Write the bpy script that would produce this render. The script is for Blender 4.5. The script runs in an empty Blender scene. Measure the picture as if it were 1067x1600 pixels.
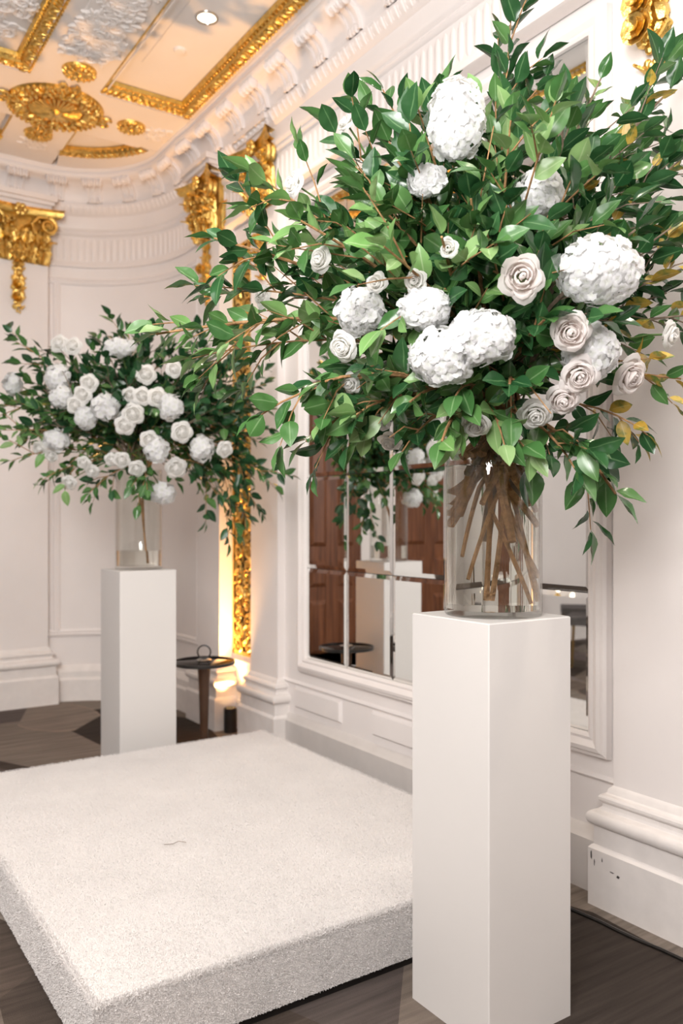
import bpy, math, random
import numpy as np
from mathutils import Vector, Matrix

random.seed(11)
rng = np.random.default_rng(11)
PI = math.pi
scene = bpy.context.scene
C = scene.collection

# ------------------------------------------------------------------ camera
FPX, CAMH, YAW, HORIZON = 1294.0, 1.32, math.radians(34), 815.0
cam_d = bpy.data.cameras.new('camera')
cam = bpy.data.objects.new('camera', cam_d)
C.objects.link(cam)
cam.location = (0, 0, CAMH)
cam.rotation_euler = (PI / 2, 0, -YAW)
cam_d.sensor_fit = 'VERTICAL'
cam_d.sensor_height = 36
cam_d.lens = FPX / 1600 * 36
cam_d.shift_y = (HORIZON - 800) / 1600
cam_d.clip_start = 0.05
cam_d.dof.use_dof = True
cam_d.dof.focus_distance = 2.15
cam_d.dof.aperture_fstop = 2.8
scene.camera = cam

# ------------------------------------------------------------------ world, lights, exposure
w = bpy.data.worlds.new('world')
scene.world = w
w.use_nodes = True
w.node_tree.nodes['Background'].inputs[0].default_value = (1.0, 0.95, 0.92, 1)
w.node_tree.nodes['Background'].inputs[1].default_value = 0.10


def area(name, loc, target, sx, sy, power, col):
    d = bpy.data.lights.new(name, 'AREA')
    d.shape = 'RECTANGLE'
    d.size, d.size_y, d.energy, d.color = sx, sy, power, col
    o = bpy.data.objects.new(name, d)
    C.objects.link(o)
    o.location = loc
    o.rotation_euler = (Vector(target) - Vector(loc)).to_track_quat('-Z', 'Y').to_euler()
    return o


area('room_ceiling_light', (-1.7, 1.2, 3.78), (-1.5, 1.25, 0), 3.2, 4.5, 240, (1.0, 0.96, 0.92))
area('bounced_flash', (-1.1, -0.5, 2.9), (1.6, 2.2, 1.3), 1.3, 1.3, 150, (1.0, 0.97, 0.95))
area('flash_towards_ceiling', (-0.6, 0.3, 2.0), (0.2, 1.6, 3.85), 0.8, 0.8, 100, (1.0, 0.97, 0.95))

vs = scene.view_settings
vs.view_transform = 'Standard'
vs.look = 'None'
vs.exposure = -0.32
vs.gamma = 1.0
vs.use_curve_mapping = False

# ------------------------------------------------------------------ helpers
SY, CY = math.sin(YAW), math.cos(YAW)


def P(px, py, Z):
    """world point at depth Z along the view direction of a photo position"""
    u = (px - 533.5) / FPX
    v = (HORIZON - py) / FPX
    return Vector((Z * (u * CY + SY), Z * (-u * SY + CY), CAMH + Z * v))


class MB:
    def __init__(s):
        s.v, s.f, s.uv = [], [], []

    def add(s, verts, faces, uvs=None):
        o = len(s.v)
        s.v.extend([tuple(p) for p in verts])
        s.f.extend([tuple(i + o for i in f) for f in faces])
        s.uv.extend(uvs if uvs is not None else [(0.5, 0.5)] * len(verts))

    def box(s, x0, x1, y0, y1, z0, z1, M=None):
        v = [Vector((x, y, z)) for z in (z0, z1) for y in (y0, y1) for x in (x0, x1)]
        if M is not None:
            v = [M @ p for p in v]
        s.add(v, [(0, 2, 3, 1), (4, 5, 7, 6), (0, 1, 5, 4), (2, 6, 7, 3), (0, 4, 6, 2), (1, 3, 7, 5)])

    def grid(s, fn, nu, nv, closeu=False, M=None):
        v, uv = [], []
        for j in range(nv + 1):
            for i in range(nu + (0 if closeu else 1)):
                p = Vector(fn(i / nu, j / nv))
                v.append(M @ p if M is not None else p)
                uv.append((i / nu, j / nv))
        n = nu if closeu else nu + 1
        f = []
        for j in range(nv):
            for i in range(nu):
                a = j * n + i
                b = j * n + (i + 1) % n
                f.append((a, b, b + n, a + n))
        s.add(v, f, uv)

    def tube(s, pts, rad, n=6, cap=True):
        pts = [Vector(p) for p in pts]
        if not isinstance(rad, (list, tuple)):
            rad = [rad] * len(pts)
        o = len(s.v)
        v = []
        prev = None
        for k, p in enumerate(pts):
            t = (pts[min(k + 1, len(pts) - 1)] - pts[max(k - 1, 0)])
            if t.length < 1e-9:
                t = Vector((0, 0, 1))
            t.normalize()
            if prev is None:
                a = t.orthogonal().normalized()
            else:
                a = prev - t * prev.dot(t)
                if a.length < 1e-6:
                    a = t.orthogonal()
                a.normalize()
            prev = a
            b = t.cross(a)
            for i in range(n):
                th = 2 * PI * i / n
                v.append(p + (a * math.cos(th) + b * math.sin(th)) * rad[k])
        f = []
        for k in range(len(pts) - 1):
            for i in range(n):
                f.append((k * n + i, k * n + (i + 1) % n, (k + 1) * n + (i + 1) % n, (k + 1) * n + i))
        if cap:
            f.append(tuple(range(n - 1, -1, -1)))
            f.append(tuple((len(pts) - 1) * n + i for i in range(n)))
        s.add(v, f)

    def ell(s, c, ax, M=None, nu=8, nv=5):
        c = Vector(c)

        def fn(u, v):
            th, ph = 2 * PI * u, PI * (v - 0.5)
            p = Vector((ax[0] * math.cos(th) * math.cos(ph), ax[1] * math.sin(th) * math.cos(ph), ax[2] * math.sin(ph)))
            return c + (M @ p if M is not None else p)
        s.grid(fn, nu, nv, True)

    def lathe(s, prof, c=(0, 0, 0), n=32, M=None):
        c = Vector(c)
        m = len(prof) - 1

        def fn(u, v):
            r, z = prof[round(v * m)]
            return c + Vector((r * math.cos(2 * PI * u), r * math.sin(2 * PI * u), z))
        s.grid(fn, n, m, True, M)

    def mesh(s, name, smooth=True, ang=None):
        me = bpy.data.meshes.new(name)
        me.from_pydata(s.v, [], s.f)
        uvl = me.uv_layers.new(name='UVMap')
        idx = np.empty(len(me.loops), dtype=np.int32)
        me.loops.foreach_get('vertex_index', idx)
        uv = np.array(s.uv, dtype=np.float32)[idx]
        uvl.data.foreach_set('uv', uv.ravel())
        if smooth:
            me.polygons.foreach_set('use_smooth', [True] * len(me.polygons))
            if ang is not None:
                me.set_sharp_from_angle(angle=math.radians(ang))
        me.update()
        return me

    def build(s, name, mat, parent=None, smooth=True, ang=35):
        me = s.mesh(name, smooth, ang)
        me.materials.append(mat)
        return link(name, me, parent)


def link(name, me, parent=None, M=None):
    o = bpy.data.objects.new(name, me)
    C.objects.link(o)
    if parent is not None:
        o.parent = parent
    if M is not None:
        o.matrix_local = M
    return o


def empty(name, loc=(0, 0, 0)):
    o = bpy.data.objects.new(name, None)
    C.objects.link(o)
    o.location = loc
    o.empty_display_size = 0.05
    return o


def tag(o, label, cat, group=None, kind=None):
    o['label'] = label
    if cat:
        o['category'] = cat
    if group:
        o['group'] = group
    if kind:
        o['kind'] = kind
    return o


def frame(origin, tx, nz):
    """matrix whose x is tangent, y is outward normal, z is up"""
    tx, nz = Vector(tx).normalized(), Vector(nz).normalized()
    up = Vector((0, 0, 1))
    M = Matrix((tx, nz, up)).transposed().to_4x4()
    M.translation = Vector(origin)
    return M


# ------------------------------------------------------------------ materials
def mat(name, col, rough=0.5, metal=0.0, spec=0.5, noise=0.0, nscale=8.0, bump=0.0, bscale=60.0, **kw):
    m = bpy.data.materials.new(name)
    m.use_nodes = True
    nt = m.node_tree
    b = nt.nodes['Principled BSDF']
    b.inputs['Base Color'].default_value = (*col, 1)
    b.inputs['Roughness'].default_value = rough
    b.inputs['Metallic'].default_value = metal
    b.inputs['Specular IOR Level'].default_value = spec
    for k, v in kw.items():
        b.inputs[k.replace('_', ' ')].default_value = v
    tc = nt.nodes.new('ShaderNodeTexCoord')
    if noise > 0:
        n = nt.nodes.new('ShaderNodeTexNoise')
        n.inputs['Scale'].default_value = nscale
        n.inputs['Detail'].default_value = 5
        nt.links.new(tc.outputs['Object'], n.inputs['Vector'])
        r = nt.nodes.new('ShaderNodeMapRange')
        r.inputs[1].default_value = 0.3
        r.inputs[2].default_value = 0.7
        r.inputs[3].default_value = 1 - noise
        r.inputs[4].default_value = 1 + noise * 0.4
        nt.links.new(n.outputs[0], r.inputs[0])
        mx = nt.nodes.new('ShaderNodeVectorMath')
        mx.operation = 'SCALE'
        mx.inputs[0].default_value = col
        nt.links.new(r.outputs[0], mx.inputs['Scale'])
        nt.links.new(mx.outputs[0], b.inputs['Base Color'])
    if bump > 0:
        n2 = nt.nodes.new('ShaderNodeTexNoise')
        n2.inputs['Scale'].default_value = bscale
        n2.inputs['Detail'].default_value = 3
        nt.links.new(tc.outputs['Object'], n2.inputs['Vector'])
        bp = nt.nodes.new('ShaderNodeBump')
        bp.inputs['Strength'].default_value = bump
        bp.inputs['Distance'].default_value = 0.01
        nt.links.new(n2.outputs[0], bp.inputs['Height'])
        nt.links.new(bp.outputs[0], b.inputs['Normal'])
    return m


PLASTER = mat('white_plaster', (0.85, 0.80, 0.78), 0.45, noise=0.03, nscale=3, bump=0.03, bscale=25)
CEILW = mat('ceiling_paint', (0.82, 0.78, 0.755), 0.55, noise=0.03, nscale=4)
STONE = mat('painted_base', (0.82, 0.775, 0.75), 0.40, noise=0.06, nscale=14, bump=0.05, bscale=35)
GREYBASE = mat('grey_skirting', (0.64, 0.60, 0.575), 0.45, noise=0.05, nscale=10)  # greyer even tone for the skirting below the mirror
GOLD = mat('gilding', (0.86, 0.58, 0.17), 0.32, metal=1.0, noise=0.35, nscale=30, bump=0.35, bscale=90)
PEDW = mat('white_lacquer', (0.665, 0.64, 0.62), 0.5, noise=0.015, nscale=2)
DARK = mat('black_metal', (0.015, 0.013, 0.012), 0.35, noise=0.2, nscale=20)
BRONZE = mat('bronze_metal', (0.10, 0.055, 0.035), 0.35, metal=0.6, noise=0.2, nscale=12)
CHROME = mat('pale_metal', (0.62, 0.60, 0.57), 0.25, metal=1.0, noise=0.1)
MIRROR = mat('mirror_glass', (0.86, 0.87, 0.86), 0.015, metal=1.0)
BRASS = mat('brass_chair', (0.70, 0.50, 0.22), 0.3, metal=1.0, noise=0.1)
GREYFAB = mat('grey_upholstery', (0.12, 0.11, 0.11), 0.85, noise=0.2, nscale=40)
BARK = mat('bark', (0.37, 0.20, 0.085), 0.75, noise=0.45, nscale=45, bump=0.5, bscale=120)
TWIG = mat('twig_bark', (0.23, 0.17, 0.12), 0.75, noise=0.4, nscale=60, bump=0.3, bscale=150)
GREENSTEM = mat('green_stem', (0.10, 0.18, 0.05), 0.5, noise=0.2, nscale=40)
GRIME = mat('dark_dust_stain', (0.07, 0.06, 0.055), 0.9, noise=0.3, nscale=60)


def wood_mat():
    m = mat('mahogany', (0.17, 0.06, 0.025), 0.35)
    nt = m.node_tree
    tc = nt.nodes.new('ShaderNodeTexCoord')
    mp = nt.nodes.new('ShaderNodeMapping')
    mp.inputs['Scale'].default_value = (14, 14, 0.9)
    n = nt.nodes.new('ShaderNodeTexNoise')
    n.inputs['Scale'].default_value = 3
    n.inputs['Detail'].default_value = 6
    cr = nt.nodes.new('ShaderNodeValToRGB')
    cr.color_ramp.elements[0].position = 0.3
    cr.color_ramp.elements[0].color = (0.09, 0.03, 0.013, 1)
    cr.color_ramp.elements[1].position = 0.7
    cr.color_ramp.elements[1].color = (0.24, 0.09, 0.038, 1)
    nt.links.new(tc.outputs['Object'], mp.inputs[0])
    nt.links.new(mp.outputs[0], n.inputs['Vector'])
    nt.links.new(n.outputs[0], cr.inputs[0])
    nt.links.new(cr.outputs[0], nt.nodes['Principled BSDF'].inputs['Base Color'])
    return m


WOOD = wood_mat()


def emis(name, col, s):
    m = bpy.data.materials.new(name)
    m.use_nodes = True
    b = m.node_tree.nodes['Principled BSDF']
    b.inputs['Base Color'].default_value = (*col, 1)
    b.inputs['Emission Color'].default_value = (*col, 1)
    b.inputs['Emission Strength'].default_value = s
    return m


LAMP = emis('lamp_glow', (1.0, 0.86, 0.66), 6.0)
WARMLAMP = emis('uplight_glow', (1.0, 0.66, 0.3), 12.0)


def thin_glass(name, tint, ior=1.5):
    m = bpy.data.materials.new(name)
    m.use_nodes = True
    nt = m.node_tree
    nt.nodes.remove(nt.nodes['Principled BSDF'])
    out = nt.nodes['Material Output']
    lw = nt.nodes.new('ShaderNodeLayerWeight')
    lw.inputs['Blend'].default_value = 0.5
    pw_ = nt.nodes.new('ShaderNodeMath')
    pw_.operation = 'POWER'
    pw_.inputs[1].default_value = 4.0
    nt.links.new(lw.outputs['Facing'], pw_.inputs[0])
    fr = nt.nodes.new('ShaderNodeMapRange')
    fr.inputs[3].default_value = ((ior - 1) / (ior + 1)) ** 2
    fr.inputs[4].default_value = 0.75
    nt.links.new(pw_.outputs[0], fr.inputs[0])
    tr = nt.nodes.new('ShaderNodeBsdfTransparent')
    tr.inputs[0].default_value = (*tint, 1)
    gl = nt.nodes.new('ShaderNodeBsdfGlossy')
    gl.inputs['Roughness'].default_value = 0.02
    mx = nt.nodes.new('ShaderNodeMixShader')
    nt.links.new(fr.outputs[0], mx.inputs[0])
    nt.links.new(tr.outputs[0], mx.inputs[1])
    nt.links.new(gl.outputs[0], mx.inputs[2])
    nt.links.new(mx.outputs[0], out.inputs[0])
    return m


GLASS = thin_glass('vase_glass', (0.97, 0.975, 0.965))
SMOKEGLASS = thin_glass('smoked_glass', (0.10, 0.09, 0.085), 1.6)
WATER = mat('vase_water', (0.97, 0.96, 0.93), 0.0, Transmission_Weight=1.0, IOR=1.33)


def leaf_mat(name, c0, c1, vein, rough, spots=None):
    m = mat(name, c0, rough, spec=0.55)
    nt = m.node_tree
    b = nt.nodes['Principled BSDF']
    oi = nt.nodes.new('ShaderNodeObjectInfo')
    mixc = nt.nodes.new('ShaderNodeMix')
    mixc.data_type = 'RGBA'
    mixc.inputs['A'].default_value = (*c0, 1)
    mixc.inputs['B'].default_value = (*c1, 1)
    nt.links.new(oi.outputs['Random'], mixc.inputs['Factor'])
    col = mixc.outputs['Result']
    if spots:
        tc = nt.nodes.new('ShaderNodeTexCoord')
        n = nt.nodes.new('ShaderNodeTexNoise')
        n.inputs['Scale'].default_value = 22
        nt.links.new(tc.outputs['Object'], n.inputs['Vector'])
        cr = nt.nodes.new('ShaderNodeMapRange')
        cr.inputs[1].default_value = 0.45
        cr.inputs[2].default_value = 0.55
        nt.links.new(n.outputs[0], cr.inputs[0])
        m2 = nt.nodes.new('ShaderNodeMix')
        m2.data_type = 'RGBA'
        nt.links.new(cr.outputs[0], m2.inputs['Factor'])
        nt.links.new(col, m2.inputs['A'])
        m2.inputs['B'].default_value = (*spots, 1)
        col = m2.outputs['Result']
    uv = nt.nodes.new('ShaderNodeUVMap')
    sp = nt.nodes.new('ShaderNodeSeparateXYZ')
    nt.links.new(uv.outputs[0], sp.inputs[0])
    sb = nt.nodes.new('ShaderNodeMath')
    sb.operation = 'SUBTRACT'
    sb.inputs[1].default_value = 0.5
    nt.links.new(sp.outputs[0], sb.inputs[0])
    ab = nt.nodes.new('ShaderNodeMath')
    ab.operation = 'ABSOLUTE'
    nt.links.new(sb.outputs[0], ab.inputs[0])
    mr = nt.nodes.new('ShaderNodeMapRange')
    mr.inputs[1].default_value = 0.018
    mr.inputs[2].default_value = 0.05
    mr.inputs[3].default_value = 0.5
    mr.inputs[4].default_value = 0.0
    nt.links.new(ab.outputs[0], mr.inputs[0])
    m3 = nt.nodes.new('ShaderNodeMix')
    m3.data_type = 'RGBA'
    nt.links.new(mr.outputs[0], m3.inputs['Factor'])
    nt.links.new(col, m3.inputs['A'])
    m3.inputs['B'].default_value = (*vein, 1)
    nt.links.new(m3.outputs['Result'], b.inputs['Base Color'])
    out = nt.nodes['Material Output']
    tl = nt.nodes.new('ShaderNodeBsdfTranslucent')
    nt.links.new(m3.outputs['Result'], tl.inputs[0])
    ms = nt.nodes.new('ShaderNodeMixShader')
    ms.inputs[0].default_value = 0.16
    nt.links.new(b.outputs[0], ms.inputs[1])
    nt.links.new(tl.outputs[0], ms.inputs[2])
    nt.links.new(ms.outputs[0], out.inputs[0])
    return m


LEAF_DARK = leaf_mat('leaf_deep_green', (0.016, 0.066, 0.022), (0.040, 0.118, 0.040), (0.16, 0.30, 0.13), 0.22)
LEAF_MID = leaf_mat('leaf_mid_green', (0.045, 0.135, 0.036), (0.085, 0.195, 0.055), (0.24, 0.38, 0.18), 0.25)
LEAF_LIGHT = leaf_mat('leaf_young_green', (0.14, 0.30, 0.08), (0.24, 0.37, 0.15), (0.42, 0.54, 0.30), 0.34)
LEAF_YELLOW = leaf_mat('leaf_yellowed', (0.42, 0.25, 0.035), (0.58, 0.42, 0.08), (0.6, 0.5, 0.2), 0.4, (0.10, 0.16, 0.04))
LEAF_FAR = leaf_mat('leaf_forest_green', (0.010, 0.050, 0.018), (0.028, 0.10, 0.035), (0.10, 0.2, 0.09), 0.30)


def petal_mat(name, col, inner):
    m = mat(name, col, 0.55, spec=0.3)
    nt = m.node_tree
    b = nt.nodes['Principled BSDF']
    uv = nt.nodes.new('ShaderNodeUVMap')
    sp = nt.nodes.new('ShaderNodeSeparateXYZ')
    nt.links.new(uv.outputs[0], sp.inputs[0])
    mx = nt.nodes.new('ShaderNodeMix')
    mx.data_type = 'RGBA'
    mrp = nt.nodes.new('ShaderNodeMapRange')
    mrp.inputs[2].default_value = 0.55
    nt.links.new(sp.outputs[1], mrp.inputs[0])
    nt.links.new(mrp.outputs[0], mx.inputs['Factor'])
    mx.inputs['A'].default_value = (*inner, 1)
    mx.inputs['B'].default_value = (*col, 1)
    nt.links.new(mx.outputs['Result'], b.inputs['Base Color'])
    out = nt.nodes['Material Output']
    tl = nt.nodes.new('ShaderNodeBsdfTranslucent')
    nt.links.new(mx.outputs['Result'], tl.inputs[0])
    ms = nt.nodes.new('ShaderNodeMixShader')
    ms.inputs[0].default_value = 0.5
    nt.links.new(b.outputs[0], ms.inputs[1])
    nt.links.new(tl.outputs[0], ms.inputs[2])
    nt.links.new(ms.outputs[0], out.inputs[0])
    return m


ROSE_BLUSH = petal_mat('blush_white_petal', (0.93, 0.885, 0.865), (0.90, 0.78, 0.72))
ROSE_WHITE = petal_mat('white_petal', (0.94, 0.93, 0.91), (0.91, 0.89, 0.80))
HYD = petal_mat('hydrangea_petal', (0.87, 0.87, 0.88), (0.80, 0.82, 0.76))


def pile_mat():
    m = mat('ivory_pile_carpet', (0.70, 0.67, 0.655), 0.95, spec=0.1, noise=0.05, nscale=5)
    return m


PILE = pile_mat()


def carpet_mat():
    m = bpy.data.materials.new('brushstroke_carpet')
    m.use_nodes = True
    nt = m.node_tree
    L = nt.links
    N = nt.nodes.new
    b = nt.nodes['Principled BSDF']
    b.inputs['Roughness'].default_value = 0.95
    b.inputs['Specular IOR Level'].default_value = 0.1
    tc = N('ShaderNodeTexCoord')

    def math_(op, a, b_=None):
        q = N('ShaderNodeMath')
        q.operation = op
        for k_, x in enumerate((a, b_)):
            if x is None:
                continue
            if isinstance(x, (int, float)):
                q.inputs[k_].default_value = x
            else:
                L.new(x, q.inputs[k_])
        return q.outputs[0]

    def petals(scale, rot, seed):
        """big overlapping brush discs: hard arcs on one side, own streak direction each"""
        mp = N('ShaderNodeMapping')
        mp.inputs['Rotation'].default_value = (0, 0, rot)
        mp.inputs['Location'].default_value = (seed, seed * .7, 0)
        mp.inputs['Scale'].default_value = (1.0, 0.62, 1)
        L.new(tc.outputs['Object'], mp.inputs[0])
        v = N('ShaderNodeTexVoronoi')
        v.feature = 'F1'
        v.inputs['Scale'].default_value = scale
        v.inputs['Randomness'].default_value = 0.85
        L.new(mp.outputs[0], v.inputs['Vector'])
        se = N('ShaderNodeSeparateColor')
        L.new(v.outputs['Color'], se.inputs[0])
        return v.outputs['Distance'], se.outputs

    def ramp(fac, cols):
        cr = N('ShaderNodeValToRGB')
        e = cr.color_ramp.elements
        e[0].position, e[0].color = 0, (*cols[0], 1)
        e[1].position, e[1].color = 1, (*cols[-1], 1)
        for i_, c in enumerate(cols[1:-1]):
            k_ = e.new((i_ + 1) / (len(cols) - 1))
            k_.color = (*c, 1)
        L.new(fac, cr.inputs[0])
        return cr.outputs[0]

    def mix(fac, a, b_):
        q = N('ShaderNodeMix')
        q.data_type = 'RGBA'
        L.new(fac, q.inputs['Factor'])
        for k_, x in (('A', a), ('B', b_)):
            if isinstance(x, tuple):
                q.inputs[k_].default_value = (*x, 1)
            else:
                L.new(x, q.inputs[k_])
        return q.outputs['Result']

    d1, c1 = petals(1.6, 0.5, 3.1)
    d2, c2 = petals(1.5, 2.0, 9.4)
    base = ramp(c1[0], [(0.035, 0.028, 0.024), (0.09, 0.068, 0.055), (0.20, 0.17, 0.145), (0.05, 0.039, 0.033), (0.14, 0.117, 0.113)])
    top = ramp(c2[0], [(0.05, 0.04, 0.035), (0.19, 0.155, 0.13), (0.08, 0.06, 0.05), (0.15, 0.122, 0.118)])
    inside = math_('LESS_THAN', d2, 0.42)
    use = math_('MULTIPLY', inside, math_('GREATER_THAN', c2[1], 0.35))
    col = mix(use, base, top)
    ring = math_('MULTIPLY', math_('MULTIPLY', math_('GREATER_THAN', d2, 0.40), inside), math_('GREATER_THAN', c2[1], 0.55))
    col = mix(math_('MULTIPLY', ring, 0.4), col, (0.30, 0.22, 0.17))
    # dry-brush streaks, two directions
    outs = []
    for rot, sc_ in ((0.55, 46), (1.9, 38)):
        mp = N('ShaderNodeMapping')
        mp.inputs['Rotation'].default_value = (0, 0, rot)
        mp.inputs['Scale'].default_value = (2.5, sc_, 1)
        L.new(tc.outputs['Object'], mp.inputs[0])
        st = N('ShaderNodeTexNoise')
        st.inputs['Scale'].default_value = 1.0
        st.inputs['Detail'].default_value = 5
        L.new(mp.outputs[0], st.inputs['Vector'])
        outs.append(st.outputs[0])
    q = N('ShaderNodeMix')
    L.new(use, q.inputs['Factor'])
    L.new(outs[0], q.inputs['A'])
    L.new(outs[1], q.inputs['B'])
    mr = N('ShaderNodeMapRange')
    mr.inputs[1].default_value, mr.inputs[2].default_value = 0.3, 0.7
    mr.inputs[3].default_value, mr.inputs[4].default_value = 0.9, 1.55
    L.new(q.outputs['Result'], mr.inputs[0])
    sc = N('ShaderNodeVectorMath')
    sc.operation = 'SCALE'
    L.new(col, sc.inputs[0])
    L.new(mr.outputs[0], sc.inputs['Scale'])
    L.new(sc.outputs[0], b.inputs['Base Color'])
    fn = N('ShaderNodeTexNoise')
    fn.inputs['Scale'].default_value = 350
    L.new(tc.outputs['Object'], fn.inputs['Vector'])
    bp = N('ShaderNodeBump')
    bp.inputs['Strength'].default_value = 0.6
    bp.inputs['Distance'].default_value = 0.004
    L.new(fn.outputs[0], bp.inputs['Height'])
    L.new(bp.outputs[0], b.inputs['Normal'])
    return m


CARPET = carpet_mat()

# ------------------------------------------------------------------ room shell
H = 3.85
WX = 2.42            # mirror wall surface
PX = 2.37            # pilaster face
FY = 6.25            # far wall surface
CCX, CCY, CR = 1.50, 5.40, 0.85    # rounded corner
XL, YB = -6.0, -5.0


def struct(o, label=None, cat=None):
    o['kind'] = 'structure'
    if label:
        o['label'] = label
    if cat:
        o['category'] = cat
    return o


m = MB()
m.box(XL - 0.1, 3.0, YB - 0.1, 6.9, -0.12, 0)
struct(m.build('floor', CARPET, smooth=False), 'grey and brown brushstroke patterned carpet floor', 'floor')
wall_right = MB()
wall_right.box(WX, WX + 0.25, YB, 5.0, 0, 3.99)
wall_right = struct(wall_right.build('wall_right', PLASTER, smooth=False), 'white panelled wall holding the mirror', 'wall')
m = MB()
m.box(XL, CCX, FY, FY + 0.2, 0, 3.99)
wall_far = struct(m.build('wall_far', PLASTER, smooth=False), 'white end wall beyond the far flower arrangement', 'wall')
m = MB()
m.box(XL - 0.2, XL, YB - .2, FY + .2, 0, 3.99)
struct(m.build('wall_left', PLASTER, smooth=False), 'plain white wall across the room', 'wall')
m = MB()
m.box(XL, WX + 0.25, YB - 0.2, YB, 0, 3.99)
struct(m.build('wall_back', PLASTER, smooth=False), 'plain white wall behind the viewer', 'wall')


def corner_path(n=20, y0=4.95):
    p = [(CCX + CR, y0), (CCX + CR, CCY)]
    for i in range(1, n):
        a = PI / 2 * i / n
        p.append((CCX + CR * math.cos(a), CCY + CR * math.sin(a)))
    p.append((CCX, CCY + CR))
    return p


def sweep(mb, prof, path):
    """profile (d inward, z) along a plan path walked with the room on its left"""
    pts = [Vector((x, y, 0)) for x, y in path]
    n = len(pts)
    rows = []
    for i, p in enumerate(pts):
        d0 = (pts[i] - pts[i - 1]).normalized() if i > 0 else None
        d1 = (pts[i + 1] - pts[i]).normalized() if i < n - 1 else None
        d0 = d0 or d1
        d1 = d1 or d0
        n0, n1 = Vector((-d0.y, d0.x, 0)), Vector((-d1.y, d1.x, 0))
        nn = (n0 + n1)
        nn = nn / max(nn.length_squared / 2, 0.3)
        rows.append([p + nn * d + Vector((0, 0, z)) for d, z in prof])
    v = [q for r in rows for q in r]
    k = len(prof)
    f = [(i * k + j, (i + 1) * k + j, (i + 1) * k + j + 1, i * k + j + 1) for i in range(n - 1) for j in range(k - 1)]
    mb.add(v, f)


m = MB()
sweep(m, [(0, 0), (0, 3.99), (-0.2, 3.99), (-0.2, 0)], corner_path())
wall_corner = struct(m.build('wall_corner', PLASTER), 'white rounded corner wall with a tall moulded panel', 'wall')

# raised panel moulding on the rounded corner
cp = [(CCX + CR, 5.20), (CCX + CR, CCY)] + corner_path()[2:]
mould = [(0, -0.03), (0.012, -0.026), (0.018, -0.01), (0.010, 0.0), (0.016, 0.008), (0.010, 0.02), (0, 0.024)]
for zc, nm in ((0.50, 'panel_moulding'), (3.10, 'panel_moulding')):
    m = MB()
    sweep(m, [(d, zc + z) for d, z in mould], cp + [(1.70, FY)][:0])
    m.build(nm, PLASTER, wall_corner)
for (x, y, tx, ty) in ((CCX + 0.17, None, None, None), (CCX + CR, 5.22, 0, 1)):
    m = MB()
    if y is None:
        a = math.acos((x - CCX) / CR)
        M = frame((x, CCY + CR * math.sin(a), 0), (-math.sin(a), math.cos(a), 0), (-math.cos(a), -math.sin(a), 0))
    else:
        M = frame((x, y, 0), (0, 1, 0), (-1, 0, 0))
    prof = [(z, d) for d, z in mould]
    v = [M @ Vector((a_, d_, zz)) for zz in (0.49, 3.11) for a_, d_ in prof]
    k = len(prof)
    m.add(v, [(j, j + 1, k + j + 1, k + j) for j in range(k - 1)])
    m.build('panel_moulding', PLASTER, wall_corner)

# skirtings
m = MB()
sweep(m, [(0.0, 0.0), (0.05, 0.0), (0.05, 0.155), (0.042, 0.165), (0.036, 0.17), (0.036, 0.215), (0.028, 0.225), (0.018, 0.245), (0, 0.26)], corner_path())
struct(m.build('baseboard_corner', STONE), 'white stepped skirting around the rounded corner', 'skirting')
m = MB()
sweep(m, [(0.0, 0.0), (0.035, 0.0), (0.035, 0.185), (0.02, 0.20), (0.012, 0.215), (0, 0.225)], [(WX, 1.85), (WX, 4.2)])
struct(m.build('baseboard_right', GREYBASE), 'grey skirting below the mirror wall', 'skirting')
m = MB()
sweep(m, [(0.0, 0.0), (0.05, 0.0), (0.05, 0.155), (0.036, 0.17), (0.036, 0.215), (0, 0.26)], [(1.2, FY), (XL, FY)])
struct(m.build('baseboard_far', STONE), 'white skirting along the end wall', 'skirting')
m = MB()
sweep(m, [(0.0, 0.398), (0.010, 0.40), (0.014, 0.406), (0.010, 0.412), (0, 0.418)], [(WX, 1.85), (WX, 4.2)])
m.build('dado_ledge', PLASTER, wall_right)
# dado panels under the mirror
for y0, y1 in ((3.58, 4.05), (2.85, 3.31), (2.12, 2.58)):
    m = MB()
    z0, z1 = 0.265, 0.385
    b = 0.012
    v = [(WX, y0, z0), (WX, y1, z0), (WX, y1, z1), (WX, y0, z1),
         (WX - 0.016, y0 + b, z0 + b), (WX - 0.016, y1 - b, z0 + b), (WX - 0.016, y1 - b, z1 - b), (WX - 0.016, y0 + b, z1 - b)]
    m.add(v, [(4, 7, 6, 5), (0, 4, 5, 1), (1, 5, 6, 2), (2, 6, 7, 3), (3, 7, 4, 0)])
    m.build('dado_panel', PLASTER, wall_right, smooth=False)

# ------------------------------------------------------------------ ceiling
m = MB()
zt = H + 0.035
m.box(XL, 2.7, YB, 6.6, zt, zt + 0.12)
ceiling = struct(m.build('ceiling', CEILW, smooth=False), 'white coffered ceiling with gilded mouldings', 'ceiling')
m = MB()
Y1, Y2 = 4.83, 5.42
m.box(2.115, 2.7, YB, 6.6, H, zt + .02)
m.box(1.157, 1.55, 1.2, Y1, H, zt + .02)
m.box(XL, 2.115, Y1, Y2, H, zt + .02)
m.box(1.185, 1.575, Y2, 6.6, H, zt + .02)
m.box(XL, 0.35, YB, Y1, H, zt + .02)
m.box(0.35, 1.55, YB, 1.2, H, zt + .02)
m.box(1.55, 2.115, YB, -2.0, H, zt + .02)
m.box(XL, 0.65, Y2, 6.6, H, zt + .02)
ACX, ACY, AR = 1.45, 5.15, 0.675


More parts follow.
